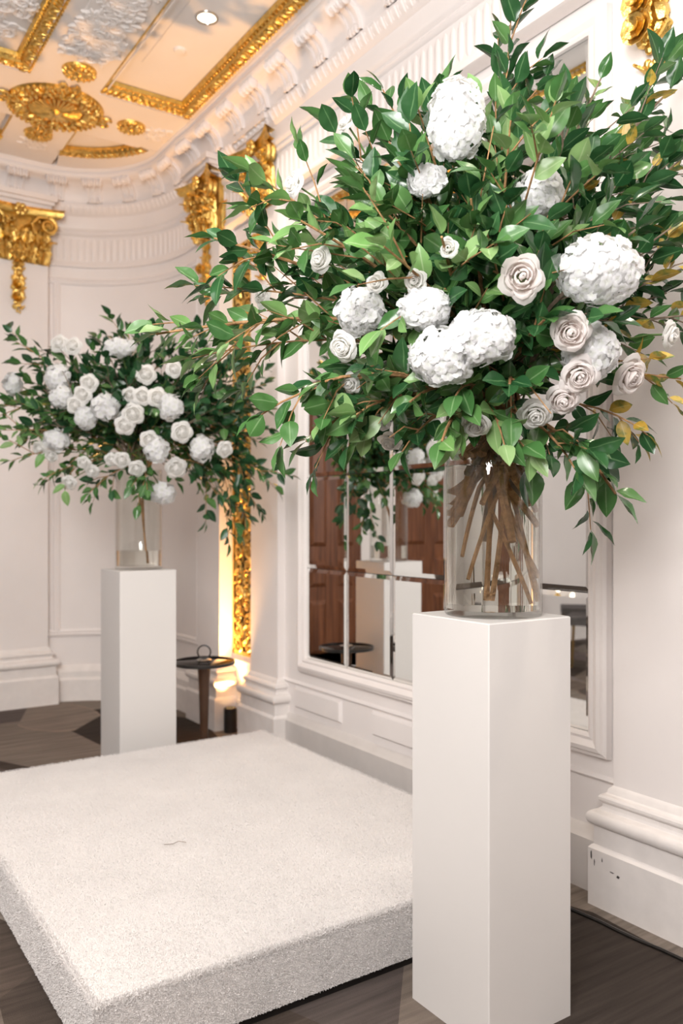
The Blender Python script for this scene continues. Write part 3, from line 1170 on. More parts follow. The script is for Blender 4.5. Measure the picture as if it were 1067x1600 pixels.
# pile: short leaning tufts all over the cover
def pile(n_top, n_front, n_left):
    segs = []
    a = rng.random((n_top, 2))
    # denser towards the viewer
    yy = -hy + 2 * hy * a[:, 1] ** 1.35
    P0 = np.stack([-hx + .004 + (2 * hx - .008) * a[:, 0], yy, np.full(n_top, pz - .002)], 1)
    segs.append((P0, np.array([0, 0, 1.0])))
    a = rng.random((n_front, 2))
    segs.append((np.stack([-hx + 2 * hx * a[:, 0], np.full(n_front, -hy + .001), 0.028 + (pz - .03) * a[:, 1]], 1), np.array([0, -1.0, 0.1])))
    a = rng.random((n_left, 2))
    segs.append((np.stack([np.full(n_left, -hx + .001), -hy + 2 * hy * a[:, 0] ** 1.5, 0.028 + (pz - .03) * a[:, 1]], 1), np.array([-1.0, 0, 0.1])))
    P0 = np.concatenate([s[0] for s in segs])
    nrm = np.concatenate([np.tile(s[1], (len(s[0]), 1)) for s in segs])
    n = len(P0)
    d = nrm + rng.normal(0, 0.38, (n, 3))
    d /= np.linalg.norm(d, axis=1)[:, None]
    side = np.cross(d, rng.normal(0, 1, (n, 3)))
    side /= np.linalg.norm(side, axis=1)[:, None]
    Ln = rng.uniform(0.003, 0.0055, n)[:, None]
    wd = 0.0012
    tip = P0 + d * Ln
    V = np.stack([P0 - side * wd, P0 + side * wd, tip + side * wd * .5, tip - side * wd * .5], 1).reshape(-1, 3)
    me = bpy.data.meshes.new('pile')
    me.vertices.add(4 * n)
    me.vertices.foreach_set('co', V.ravel())
    me.loops.add(4 * n)
    me.loops.foreach_set('vertex_index', np.arange(4 * n, dtype=np.int32))
    me.polygons.add(n)
    me.polygons.foreach_set('loop_start', np.arange(0, 4 * n, 4, dtype=np.int32))
    me.update(calc_edges=True)
    me.materials.append(PILE)
    o = link('carpet_pile', me, plat)
    o['kind'] = 'stuff'


pile(300000, 60000, 50000)
m = MB()
q = P(270, 1320, 1294 * 1.13 / 505)
m.tube([(q.x - .03, q.y + .005, pz + .008), (q.x - .005, q.y - .012, pz + .010), (q.x + .02, q.y - .005, pz + .012), (q.x + .04, q.y - .022, pz + .009)], 0.0012, 4)
tag(m.build('loose_thread', TWIG), 'thin dark loose thread lying on the ivory platform', 'thread')


# ------------------------------------------------------------------ pedestals
def pedestal(x0, y0, s, h, label):
    e = tag(empty('pedestal', (x0 + s / 2, y0 + s / 2, 0)), label, 'pedestal', 'tall white flower pedestals')
    a = s / 2
    b = 0.003
    m = MB()
    lay = [[(-a + b, -a, 0), (a - b, -a, 0), (a, -a + b, 0), (a, a - b, 0), (a - b, a, 0), (-a + b, a, 0), (-a, a - b, 0), (-a, -a + b, 0)]]
    lay.append([(x, y, h - b) for x, y, z in lay[0]])
    lay.append([(x * (1 - b / a), y * (1 - b / a), h) for x, y, z in lay[0]])
    v = [p for r in lay for p in r]
    f = [tuple(range(7, -1, -1)), tuple(16 + i for i in range(8))]
    for i in range(2):
        for j in range(8):
            f.append((i * 8 + j, i * 8 + (j + 1) % 8, (i + 1) * 8 + (j + 1) % 8, (i + 1) * 8 + j))
    m.add(v, f)
    m.build('box_shaft', PEDW, e, smooth=False)
    return e


PH = 1.067
pedestal(1.446, 1.493, 0.302, PH, 'tall white pedestal at the platform front corner, nearest the viewer')
pedestal(1.417, 4.110, 0.305, PH, 'tall white pedestal behind the platform, beside the round side table')


# ------------------------------------------------------------------ vases
def vase(cx, cy, r, h, wl, label, wlabel):
    e = tag(empty('glass_vase', (cx, cy, PH)), label, 'vase', 'clear glass cylinder vases')
    t = 0.005
    m = MB()
    m.lathe([(0, 0.001), (r - .004, 0.001), (r, 0.006), (r, h * .33), (r, h * .66), (r, h - .003), (r - t / 2, h), (r - t, h - .003), (r - t, h * .66), (r - t, h * .33), (r - t, 0.022), (r - t - .004, 0.018), (0, 0.018)], (0, 0, 0), 64)
    m.build('cylinder', GLASS, e, ang=50)
    if wl > 0:
        m = MB()
        ri = r - t - .0006
        m.lathe([(0, 0.0186), (ri, 0.0186), (ri, 0.05), (ri, wl * .5), (ri, wl), (0, wl)], (0, 0, 0), 64)
        m.build('water', WATER, e, ang=50)
    return e


NV = Vector((1.604, 1.640, PH))
FV = Vector((1.572, 4.262, PH))
VH = 0.53
vase(NV.x, NV.y, 0.131, VH, 0.40, 'clear glass cylinder vase of brown branches on the near pedestal', '')
vase(FV.x, FV.y, 0.122, VH, 0.10, 'clear glass cylinder vase on the pedestal behind the platform', '')


# ------------------------------------------------------------------ foliage library
def leaf_mesh(name, L, W, fold, curl, mt, wave=0.0, nv=7):
    mb = MB()

    def fn(u, v):
        a = (u - .5) * 2
        wv = W / 2 * (math.sin(PI * v ** 0.82) ** 0.85 if 0 < v < 1 else 0.0)
        if v > 0.8:
            wv *= 1 - 0.25 * (v - 0.8) / 0.2
        z = fold * abs(a) * wv - curl * L * v * v + wave * math.sin(v * 9 + a * 2) * wv
        return (a * wv, L * v, z)
    mb.grid(fn, 4, nv)
    me = mb.mesh(name, True)
    me.materials.append(mt)
    return me


def leaf_set(L, mt, key, nv=7):
    out = []
    for i in range(4):
        r = random.Random(i * 7 + 3)
        out.append(leaf_mesh('leaf_' + key, L * r.uniform(.85, 1.12), L * r.uniform(.48, .58), r.uniform(.15, .45), r.uniform(.02, .28), mt, r.uniform(0, .15), nv))
    return out


LS = {'dark': leaf_set(0.088, LEAF_DARK, 'deep'), 'mid': leaf_set(0.086, LEAF_MID, 'mid'), 'light': leaf_set(0.090, LEAF_LIGHT, 'young'),
      'yellow': leaf_set(0.072, LEAF_YELLOW, 'yellowed'), 'far': leaf_set(0.080, LEAF_FAR, 'forest', 5), 'farmid': leaf_set(0.080, LEAF_MID, 'farmid', 5),
      'farlight': leaf_set(0.082, LEAF_LIGHT, 'farlight', 5)}

flower_spots = []     # (centre, radius, facing)


def blocked(p):
    for c, r, n in flower_spots:
        d = p - c
        k = d.dot(n)
        if -0.6 * r < k < 0.34:
            if (d - n * k).length < r * (0.92 if k < 0.12 else 0.75) + 0.012:
                return True
    return False


def bez(p0, p1, p2, p3, n):
    out = []
    for i in range(n + 1):
        t = i / n
        s = 1 - t
        out.append(p0 * s ** 3 + p1 * 3 * s * s * t + p2 * 3 * s * t * t + p3 * t ** 3)
    return out


def put_leaf(parent, org, p, d, up, key, scale, R):
    d = d.normalized()
    up = up - d * up.dot(d)
    if up.length < 1e-3:
        up = d.orthogonal()
    up.normalize()
    x = d.cross(up)
    M = Matrix((x, d, up)).transposed().to_4x4()
    M.translation = p - org
    o = bpy.data.objects.new('leaf', R.choice(LS[key]))
    C.objects.link(o)
    o.parent = parent
    o.matrix_local = M @ Matrix.Scale(scale, 4)
    return o


def branch(root_pts, tip, ctr, keys, label, group, seed, lscale=1.0, twigs=4, sag=0.0, rad=0.006, start=0.34, spacing=0.028, bark=None, density=1.0, lift=0.35):
    """woody branch: stem from the vase, side twigs, leaves as single objects"""
    R = random.Random(seed)
    base = root_pts[-1]
    dist = (tip - base).length
    out_dir = (tip - base).normalized()
    c1 = base + Vector((0, 0, 1)) * dist * lift + Vector((out_dir.x, out_dir.y, 0)) * dist * 0.10
    c2 = tip - (tip - base) * 0.30 + Vector((0, 0, 1)) * dist * (0.10 + sag)
    n = max(10, int(dist / 0.05))
    main = bez(base, c1, c2, tip, n)
    e = tag(empty('camellia_branch', tuple(root_pts[0])), label, 'branch', group)
    org = root_pts[0]
    mb = MB()
    pts = [p - org for p in list(root_pts[:-1]) + main]
    nr = len(root_pts) - 1
    rad_l = [rad * 1.25] * nr + [rad * (1 - 0.8 * i / n) + 0.0008 for i in range(n + 1)]
    mb.tube(pts, rad_l, 6)

    def leaves_along(path, t0, sp, key_r, phase, e=e, org=org):
        L = [0.0]
        for a_, b_ in zip(path[:-1], path[1:]):
            L.append(L[-1] + (b_ - a_).length)
        s = t0 * L[-1]
        k = 0
        while s < L[-1]:
            i = max(j for j in range(len(L) - 1) if L[j] <= s)
            p = path[i].lerp(path[i + 1], (s - L[i]) / max(L[i + 1] - L[i], 1e-6))
            t = (path[i + 1] - path[i]).normalized()
            ang = phase + k * 2.4
            o1 = t.orthogonal().normalized()
            side = o1 * math.cos(ang) + t.cross(o1) * math.sin(ang)
            end = s / L[-1]
            d = t * (0.55 + 0.5 * end) + side * R.uniform(0.7, 1.0) + Vector((0, 0, 0.10)) + (p - ctr).normalized() * 0.25
            up = Vector((0, 0, 0.55)) + (p - ctr).normalized() * R.uniform(0.3, 1.0) + Vector((R.gauss(0, .3), R.gauss(0, .3), R.gauss(0, .3)))
            lp = p + d.normalized() * 0.008
            if R.random() < density and not blocked(lp + d.normalized() * 0.04):
                put_leaf(e, org, lp, d, up, R.choice(key_r), lscale * R.uniform(.62, 1.08), R)
            s += sp * R.uniform(.75, 1.25)
            k += 1
        # terminal leaf
        p = path[-1]
        if not blocked(p):
            put_leaf(e, org, p, (path[-1] - path[-2]).normalized() + Vector((0, 0, R.uniform(-.2, .2))), Vector((0, 0, 1)) + (p - ctr).normalized(), R.choice(key_r), lscale * R.uniform(.7, 1.0), R)

    leaves_along(main, start, spacing, keys, R.uniform(0, 6))
    for k in range(twigs):
        t = start + (0.93 - start) * (k + R.uniform(.2, .8)) / twigs
        i = int(t * n)
        p = main[i]
        tg = (main[min(i + 1, n)] - main[i - 1]).normalized()
        o1 = tg.orthogonal().normalized()
        a_ = R.uniform(0, 6.28)
        side = o1 * math.cos(a_) + tg.cross(o1) * math.sin(a_)
        d = (tg * 0.8 + side * 0.85 + Vector((0, 0, 0.12 - sag)) + (p - ctr).normalized() * .25).normalized()
        Lt = R.uniform(0.10, 0.19) * min(1.2, dist / 0.5)
        tw = [p, p + d * Lt * .5 + Vector((0, 0, .008)), p + d * Lt + Vector((0, 0, R.uniform(-.02, .02) - sag * .1))]
        tb_ = MB()
        tb_.tube([q - p for q in tw], [0.0026, 0.002, 0.0012], 5)
        to = tb_.build('side_twig', bark or BARK, e)
        to.location = p - org
        leaves_along([tw[0], tw[0].lerp(tw[1], .5), tw[1], tw[1].lerp(tw[2], .5), tw[2]], 0.3, 0.028, keys, R.uniform(0, 6), to, p)
    st = mb.build('stem', bark or BARK, e)
    return e


# ------------------------------------------------------------------ flower library
def rose_petal(L, R, nu=6, nv=7):
    rm, rtop, zt_, hw, curl, cnt = L
    mb = MB()

    def fn(u, v):
        a = (u - .5) * 2
        th = a * hw * (0.5 + 0.5 * math.sin(min(v * 1.4, 1) * PI / 2))
        if v < .6:
            r = rm * (0.12 + 0.88 * math.sin(v / .6 * PI / 2))
        else:
            q = (v - .6) / .4
            r = rm + (rtop - rm) * q * q
        r *= 1 + 0.10 * a
        if rm > .5 and v > .5:
            r *= 1 - 0.22 * abs(a) ** 1.5 * (v - .5) / .5
        z = zt_ * math.sin(min(v * 1.05, 1) * PI / 2) ** .9 * (1 - 0.20 * abs(a) ** 2.5)
        if v > 0.72:
            q = (v - 0.72) / 0.28
            r += curl * q * q * (1.1 - 0.5 * abs(a))
            z += -curl * 0.9 * q * q
        return (R * r * math.cos(th), R * r * math.sin(th), R * z)
    mb.grid(fn, nu, nv)
    return mb


# bulge, lip radius, height, half angle, lip curl, petals in the whorl
ROSE_L = [(0.17, 0.03, 0.98, 1.6, 0.0, 3), (0.30, 0.17, 0.98, 1.35, 0.02, 3), (0.43, 0.32, 0.96, 1.2, 0.05, 4), (0.58, 0.50, 0.92, 1.1, 0.10, 5),
          (0.74, 0.74, 0.83, 1.0, 0.17, 5), (0.88, 0.96, 0.66, 0.95, 0.24, 5)]
_rose_cache = {}


def rose_meshes(key, mt):
    if key not in _rose_cache:
        out = []
        for L in ROSE_L:
            me = rose_petal(L, 1.0).mesh('rose_petal', True)
            c = L[5]
            me.materials.append(mt)
            out.append((me, c))
        _rose_cache[key] = out
    return _rose_cache[key]


def orient(n, roll=0.0):
    n = n.normalized()
    return n.to_track_quat('Z', 'Y').to_matrix().to_4x4() @ Matrix.Rotation(roll, 4, 'Z')


def calyx_and_stem(e, R, M3, root, org, r):
    mb = MB()
    n = M3 @ Vector((0, 0, 1))
    mb.ell(-n * r * 0.10, (r * .22, r * .22, r * .22), None, 8, 5)
    for i in range(5):
        a = 2 * PI * i / 5
        d = M3 @ Vector((math.cos(a), math.sin(a), 0))
        mb.tube([-n * r * .1, d * r * .35 - n * r * .1, d * r * .6 - n * r * .25], [r * .1, r * .09, r * .01], 4)
    mb.build('sepals', GREENSTEM, e)
    mb = MB()
    a, b = Vector((0, 0, 0)) - n * r * .2, root - org
    mb.tube(bez(a, a - n * 0.10, b + Vector((0, 0, 0.12)), b, 8), 0.0028, 5)
    mb.build('stem', GREENSTEM, e)


def rose(c, r, facing, root, label, group, mt, single=True, seed=0, openness=1.0):
    R = random.Random(seed)
    e = tag(empty('rose', tuple(c)), label, 'rose', group)
    M = orient(facing, R.uniform(0, 6.28))
    if single:
        for li, (me, cnt) in enumerate(rose_meshes(mt.name, mt)):
            ph = R.uniform(0, 6.28)
            for i in range(cnt):
                Mp = M @ Matrix.Translation((0, 0, -0.45 * r)) @ Matrix.Rotation(ph + 2 * PI * (i + R.uniform(-.18, .18)) / cnt, 4, 'Z') @ Matrix.Rotation(R.uniform(-.10, .14), 4, 'Y')
                Mp = Mp @ Matrix.Diagonal((r * openness * R.uniform(.90, 1.10), r * openness * R.uniform(.92, 1.08), r * R.uniform(.90, 1.08), 1))
                link('petal', me, e, Mp)
    else:
        mb = MB()
        for L in ROSE_L:
            ph = R.uniform(0, 6.28)
            cnt = L[5]
            for i in range(cnt):
                pm = rose_petal(L, r, 6, 7)
                Mp = M @ Matrix.Translation((0, 0, -0.45 * r)) @ Matrix.Rotation(ph + 2 * PI * i / cnt, 4, 'Z')
                mb.add([Mp @ Vector(v) for v in pm.v], pm.f, pm.uv)
        mb.build('petals', mt, e, ang=None)
    calyx_and_stem(e, R, M.to_3x3(), root, c, r)
    return e


def floret_mesh(R=1.0):
    mb = MB()
    for k in range(4):
        Mk = Matrix.Rotation(PI / 2 * k, 4, 'Z')

        def fn(u, v):
            a = (u - .5) * 2
            w_ = 0.62 * math.sin(PI * min(v * .78 + .06, 1)) ** .7
            return (0.05 + 0.95 * v, a * w_, 0.08 * math.sin(v * PI) + 0.03 * k + 0.05 * v * v - 0.10 * a * a * v + 0.05 * math.sin(5 * a + 3 * k))
        mb.grid(fn, 3, 4, False, Mk)
    mb.ell((0, 0, 0.05), (0.09, 0.09, 0.08), None, 5, 3)
    return mb


_fl = floret_mesh()
_fl_me = _fl.mesh('floret', True)
_fl_me.materials.append(HYD)


def hydrangea(c, rx, ry, rz, facing, root, label, group, n, single=True, seed=0, fs=0.020):
    """domed head of four-petalled florets; rx, ry across, rz deep"""
    R = random.Random(seed)
    e = tag(empty('hydrangea', tuple(c)), label, 'hydrangea', group)
    f = facing.normalized()
    up = Vector((0, 0, 1)) - f * f.z
    if up.length < .1:
        up = Vector((0, 1, 0))
    up.normalize()
    rt = up.cross(f)
    M = Matrix((rt, up, f)).transposed().to_4x4()
    jb = MB()
    for i in range(n):
        zc = 1 - 1.45 * (i + .5) / n
        th = i * 2.39996
        q = math.sqrt(max(0, 1 - zc * zc))
        nn = Vector((q * math.cos(th) / rx, q * math.sin(th) / ry, zc / rz)).normalized()
        lump = R.uniform(.90, 1.06)
        p = Vector((rx * q * math.cos(th), ry * q * math.sin(th), rz * zc)) * lump
        nn = (nn + Vector((R.gauss(0, .28), R.gauss(0, .28), R.gauss(0, .28)))).normalized()
        Mf = M @ Matrix.Translation(p) @ orient(nn, R.uniform(0, 6.28)) @ Matrix.Scale(fs * R.uniform(.8, 1.15), 4)
        if single:
            link('floret', _fl_me, e, Mf)
        else:
            jb.add([Mf @ Vector(v) for v in _fl.v], _fl.f, _fl.uv)
    if not single:
        o = jb.build('florets', HYD, e, ang=None)
    mb = MB()
    mb.ell((0, 0, 0), (rx * .82, ry * .82, rz * .82), M.to_3x3(), 14, 9)
    mb.build('inner_florets', HYD, e)
    mb = MB()
    a, b = -f * rz * .5, root - c
    mb.tube(bez(a, a - f * 0.10, b + Vector((0, 0, .12)), b, 8), 0.0035, 5)
    mb.build('stem', GREENSTEM, e)
    return e


# ------------------------------------------------------------------ near arrangement
NM = NV + Vector((0, 0, VH))            # mouth of the near vase
NC = P(772, 405, 2.26)                  # centre of the near arrangement
CAMV = Vector((0, 0, CAMH))


def front(px, py, c0x=772, c0y=405, zc=2.26, rx=345., ry=320., dep=0.46):
    k = 1 - ((px - c0x) / rx) ** 2 - ((py - c0y) / ry) ** 2
    return zc - dep * math.sqrt(max(k, 0.0))


near_fl = []
G_H, G_R = 'white hydrangeas in the near arrangement', 'white roses in the near arrangement'
# px, py, half width px, half height px, depth offset, label
HYDS = [
    (712, 188, 43, 60, 0.0, 'tall white hydrangea head at the top of the near arrangement'),
    (936, 424, 62, 50, 0.0, 'wide white hydrangea head right of the open blush rose'),
    (752, 527, 52, 40, 0.0, 'white hydrangea, right one of the touching pair above the near vase'),
    (690, 558, 52, 42, -0.01, 'white hydrangea, left and lower one of the touching pair above the near vase'),
    (563, 487, 36, 34, 0.05, 'white hydrangea veiled by thin twigs on the left of the near arrangement'),
    (664, 484, 38, 30, 0.04, 'white hydrangea half hidden by leaves above the touching pair'),
    (922, 550, 42, 42, 0.03, 'white hydrangea tucked behind two blush roses'),
    (845, 300, 32, 34, 0.14, 'shaded white hydrangea deep among the twigs at upper right'),
    (667, 283, 27, 22, 0.08, 'small white hydrangea peeking below the tall top hydrangea'),
]
ROSES = [
    (815, 433, 33, 0, 'open blush white rose in the middle of the near arrangement', (0.0, 0.0, 0.15), 1),
    (501, 406, 21, 0, 'small white rose at the upper left of the near arrangement', (-0.4, 0, 0.3), 0),
    (411, 463, 19, 0, 'white rose farthest out on the left of the near arrangement', (-0.5, 0, 0.3), 0),
    (537, 542, 25, 0, 'white rose below the twig veiled hydrangea', (-0.4, 0, -0.1), 0),
    (548, 599, 18, 0.02, 'white rose half covered by leaves at lower left', (-0.4, 0, -0.2), 0),
    (610, 690, 20, 0.05, 'white rose hanging lowest on the left, before the mirror', (-0.2, 0, -0.7), 0),
    (596, 660, 17, 0.07, 'white rose just above the lowest hanging rose', (-0.2, 0, -0.5), 0),
    (891, 520, 28, -0.02, 'blush rose on the upper left edge of the tucked hydrangea', (0.1, 0, 0.1), 1),
    (904, 587, 28, -0.02, 'blush rose on the lower edge of the tucked hydrangea', (0.1, 0, -0.15), 1),
    (880, 624, 25, -0.02, 'blush rose between two others in the slanting row over the vase rim', (0.05, 0, -0.25), 1),
    (837, 647, 27, -0.02, 'white rose at the vase rim, lowest of the slanting row', (0.0, 0, -0.4), 0),
    (744, 664, 23, -0.02, 'white rose behind a leaf right over the vase glass', (-0.1, 0, -0.45), 0),
    (983, 588, 29, 0.02, 'blush rose beside the yellowed leaves on the right', (0.5, 0, -0.1), 1),
    (1046, 523, 23, 0.06, 'white rose at the right picture edge', (0.8, 0, 0.0), 0),
    (700, 388, 16, 0.03, 'white rose nearly buried in young leaves at the centre', (0, 0, 0.2), 0),
    (648, 440, 18, 0.05, 'white rose peeking between young leaves above the hydrangeas', (-0.1, 0, 0.2), 0),
    (588, 443, 17, 0.05, 'white rose half buried left of the centre leaves', (-0.2, 0, 0.2), 0),
    (459, 287, 21, 0.08, 'white rose shaded by leaves at the far upper left', (-0.6, 0, 0.3), 0),
    (541, 193, 17, 0.12, 'white rose barely showing behind the upper left leaves', (-0.5, 0, 0.6), 0),
]
for px, py, hw, hh, dz, lab in HYDS:
    Z = front(px, py) + dz
    c = P(px, py, Z)
    f = (CAMV - c).normalized() * 0.8 + (c - NC).normalized() * 0.5
    r = max(hw, hh) / FPX * Z
    near_fl.append((c, hw, hh, Z, f, lab))
    flower_spots.append((c, r * .95, (CAMV - c).normalized()))
near_ro = []
for px, py, rp, dz, lab, tilt, bl in ROSES:
    Z = front(px, py) + dz
    c = P(px, py, Z)
    f = (CAMV - c).normalized() * 0.75 + (c - NC).normalized() * 0.35
    f += Vector((CY, -SY, 0)) * tilt[0] + Vector((0, 0, tilt[2]))
    near_ro.append((c, rp / FPX * Z, f, lab, bl))
    flower_spots.append((c, rp / FPX * Z * .9, (CAMV - c).normalized()))


def mouth(R, M_, rr=0.085):
    a, q = R.uniform(0, 6.28), rr * math.sqrt(R.random())
    return M_ + Vector((q * math.cos(a), q * math.sin(a), 0.0))


Rn = random.Random(5)
for i, (c, hw, hh, Z, f, lab) in enumerate(near_fl):
    hydrangea(c, hw / FPX * Z, hh / FPX * Z, min(hw, hh) / FPX * Z * .85, f, mouth(Rn, NM), lab, G_H, int(60 + hw * 0.75), True, i, 0.0148)
for i, (c, r, f, lab, bl) in enumerate(near_ro):
    rose(c, r * 1.0, f, mouth(Rn, NM), lab, G_R, ROSE_BLUSH if bl else ROSE_WHITE, True, 50 + i, 1.0 if bl else 0.9)

G_N = 'leafy branches of the near arrangement'
# distinctive sprays: px, py, depth, leaf keys, label, options
SPRAYS = [
    (800, 4, 2.28, ['dark', 'dark', 'mid'], 'upright glossy branch rising highest above the tall hydrangea', dict(twigs=4, lift=0.5, spacing=.02)),
    (778, 60, 2.36, ['dark'], 'dark glossy branch standing just behind the highest branch', dict(twigs=2, lift=0.5)),
    (940, 120, 2.30, ['mid', 'light', 'dark'], 'branch with pale upright tip leaves left of the gilded drop', dict(twigs=4, bark=TWIG)),
    (1048, 140, 2.34, ['mid', 'dark', 'yellow'], 'branch crossing in front of the gilded drop at upper right', dict(twigs=5, bark=TWIG)),
    (868, 158, 1.72, ['mid', 'light'], 'blurred branch leaning towards the viewer near the top', dict(twigs=2, start=.6)),
    (392, 268, 2.02, ['light', 'mid'], 'branch with bright young leaves before the gilded capital', dict(twigs=4)),
    (334, 372, 2.05, ['dark', 'mid'], 'thin branch of oval leaves reaching left below the capital', dict(twigs=5, start=.45)),
    (244, 522, 2.06, ['light', 'mid', 'mid'], 'longest branch sweeping left over the far arrangement', dict(twigs=8, start=.42, sag=.02)),
    (305, 446, 2.12, ['mid', 'dark'], 'short leafy branch above the longest sweeping branch', dict(twigs=4, start=.5)),
    (408, 648, 2.02, ['mid', 'light'], 'drooping branch at lower left before the white pilaster', dict(twigs=5, sag=.12, lift=.2)),
    (478, 690, 2.06, ['mid', 'dark'], 'drooping branch hanging before the left mirror edge', dict(twigs=5, sag=.12, lift=.2)),
    (962, 772, 2.06, ['dark', 'dark', 'mid'], 'hanging branch with broad dark leaves right of the near vase', dict(twigs=4, sag=.2, lift=.18, lscale=1.1)),
    (1012, 680, 2.10, ['dark', 'yellow'], 'arching branch with a few browned leaves against the white wall', dict(twigs=3, sag=.15, lift=.2, density=.8)),
    (900, 735, 1.98, ['dark', 'mid'], 'short branch of large leaves drooping beside the vase rim', dict(twigs=4, sag=.15, lift=.18, lscale=1.15)),
    (1064, 592, 2.10, ['yellow', 'yellow', 'mid'], 'branch ending in yellowed leaves at the right edge', dict(twigs=2, start=.6)),
    (690, 690, 1.92, ['mid', 'light'], 'small sprig hanging over the left of the vase rim', dict(twigs=2, sag=.15, lift=.2)),
    (788, 695, 1.90, ['mid', 'light'], 'small sprig hanging over the front of the vase rim', dict(twigs=2, sag=.15, lift=.2)),
    (600, 385, 1.76, ['light', 'light', 'mid'], 'forward branch of bright young leaves left of the centre', dict(twigs=6)),
    (470, 345, 1.92, ['light', 'light', 'mid'], 'pale young branch between the two upper left roses', dict(twigs=5)),
    (690, 370, 1.80, ['light', 'mid'], 'forward sprig of pointed young leaves at the centre', dict(twigs=3)),
    (510, 195, 2.12, ['dark', 'mid', 'mid'], 'dense branch rising to the upper left of the near arrangement', dict(twigs=6)),
    (598, 140, 2.24, ['dark', 'mid'], 'branch with an upright tip left of the tall hydrangea', dict(twigs=5)),
    (1062, 250, 2.28, ['dark', 'yellow', 'dark'], 'twiggy branch with bare grey stems leaving at the right edge', dict(twigs=5, bark=TWIG, start=.5, rad=.008)),
    (1010, 180, 2.50, ['dark', 'mid'], 'thin twigged branch behind the others at upper right', dict(twigs=5, bark=TWIG, start=.5)),
    (300, 560, 2.14, ['mid', 'light'], 'lower side branch under the longest sweeping branch', dict(twigs=5, start=.5, sag=.04)),
    (556, 648, 1.98, ['mid', 'light', 'dark'], 'leafy sprig under the half covered rose', dict(twigs=5, sag=.08, lift=.2)),
    (640, 628, 1.90, ['mid', 'dark'], 'leafy sprig below the left touching hydrangea', dict(twigs=4, sag=.08, lift=.2)),
    (508, 596, 1.98, ['mid', 'dark'], 'leafy sprig left of the half covered rose', dict(twigs=5, sag=.05, lift=.2)),
    (628, 706, 2.02, ['mid', 'dark'], 'leafy sprig beside the lowest hanging rose before the mirror', dict(twigs=4, sag=.12, lift=.2)),
    (712, 618, 1.88, ['mid', 'light'], 'leafy sprig under the touching hydrangea pair', dict(twigs=3, sag=.08, lift=.2)),
    (796, 600, 1.86, ['dark', 'mid'], 'leafy sprig above the vase rim rose', dict(twigs=4, sag=.05, lift=.25)),
    (850, 500, 1.84, ['dark', 'dark', 'mid'], 'dark sprig between the touching pair and the blush roses', dict(twigs=5)),
    (760, 360, 1.84, ['dark', 'mid'], 'dark forward sprig above the open blush rose', dict(twigs=5)),
    (560, 290, 1.92, ['dark', 'mid'], 'dark forward sprig at the upper left of the near arrangement', dict(twigs=6)),
    (620, 250, 1.95, ['mid', 'dark'], 'forward sprig left of the small peeking hydrangea', dict(twigs=6)),
    (1112, 330, 2.26, ['dark', 'mid'], 'dense branch running off the right edge above the wide hydrangea', dict(twigs=6, bark=TWIG)),
    (1118, 190, 2.36, ['dark', 'mid'], 'high branch running off the right edge below the gilded drop', dict(twigs=6, bark=TWIG)),
    (1100, 490, 2.20, ['dark', 'mid', 'yellow'], 'low branch running off the right edge above the edge rose', dict(twigs=6, bark=TWIG)),
    (1066, 420, 2.22, ['dark', 'dark', 'yellow'], 'dark branch right of the wide hydrangea', dict(twigs=5, bark=TWIG)),
]


def vase_root(R, k, V, rr=0.10, depth_=None):
    """foot of a stem inside the vase, then a crossing point in the mouth"""
    a = R.uniform(0, 6.28)
    foot = V + Vector((rr * .92 * math.cos(a), rr * .92 * math.sin(a), depth_ if depth_ is not None else R.choice((.035, .06, .12, .2, .26))))
    b = a + PI + R.uniform(-.9, .9)
    q = rr * R.uniform(.15, .75)
    mid_ = V + Vector((q * math.cos(b), q * math.sin(b), VH))
    return [foot, foot.lerp(mid_, .5) + Vector((R.uniform(-.02, .02), R.uniform(-.02, .02), 0)), foot.lerp(mid_, .75) + Vector((R.uniform(-.012, .012), R.uniform(-.012, .012), 0)), mid_]


NDEPTH = (.035, .30, .20, .34, .10, .28, .38, .33, .035, .24, .36, .30, .16, .39, .27, .36)
for i, (px, py, Z, keys, lab, opt) in enumerate(SPRAYS):
    R = random.Random(100 + i)
    branch(vase_root(R, i, NV, depth_=NDEPTH[i % len(NDEPTH)] if i < 26 else .43), P(px, py, Z), NC, keys, lab, G_N, 200 + i, rad=opt.pop('rad', (0.0045, 0.0065, 0.009, 0.0105)[i % 4]), **opt)

near_names = [(px, py, n) for (px, py), n in zip([(h[0], h[1]) for h in HYDS] + [(r[0], r[1]) for r in ROSES], [
    'the tall top hydrangea', 'the wide hydrangea', 'the right touching hydrangea', 'the left touching hydrangea', 'the twig veiled hydrangea', 'the half hidden hydrangea',
    'the tucked hydrangea', 'the shaded upper hydrangea', 'the small peeking hydrangea',
    'the open blush rose', 'the small upper left rose', 'the leftmost near rose', 'the rose under the veiled hydrangea', 'the half covered rose', 'the lowest hanging rose',
    'the second lowest rose', 'the blush rose topping the tucked hydrangea', 'the blush rose under the tucked hydrangea', 'the middle rose of the slanting row', 'the vase rim rose',
    'the rose over the vase glass', 'the rose by the yellowed leaves', 'the rose at the right edge', 'the buried centre rose', 'the peeking rose', 'the half buried rose',
    'the shaded upper left rose', 'the barely showing rose'])]
used_lab = set()


def filler_label(tip, names, zmax, head, where):
    fw = tip.x * SY + tip.y * CY
    if fw > zmax:
        return head + ' at the back of ' + where
    x = 533.5 + FPX * (tip.x * CY - tip.y * SY) / fw
    y = HORIZON - FPX * (tip.z - CAMH) / fw
    for px, py, n in sorted(names, key=lambda q: (q[0] - x) ** 2 + (q[1] - y) ** 2):
        dx, dy = x - px, y - py
        rel = ('right of' if dx > 0 else 'left of') if abs(dx) > abs(dy) else ('below' if dy > 0 else 'above')
        lab = '%s ending just %s %s' % (head, rel, n)
        if lab not in used_lab:
            used_lab.add(lab)
            return lab
    return head + ' at the back of ' + where


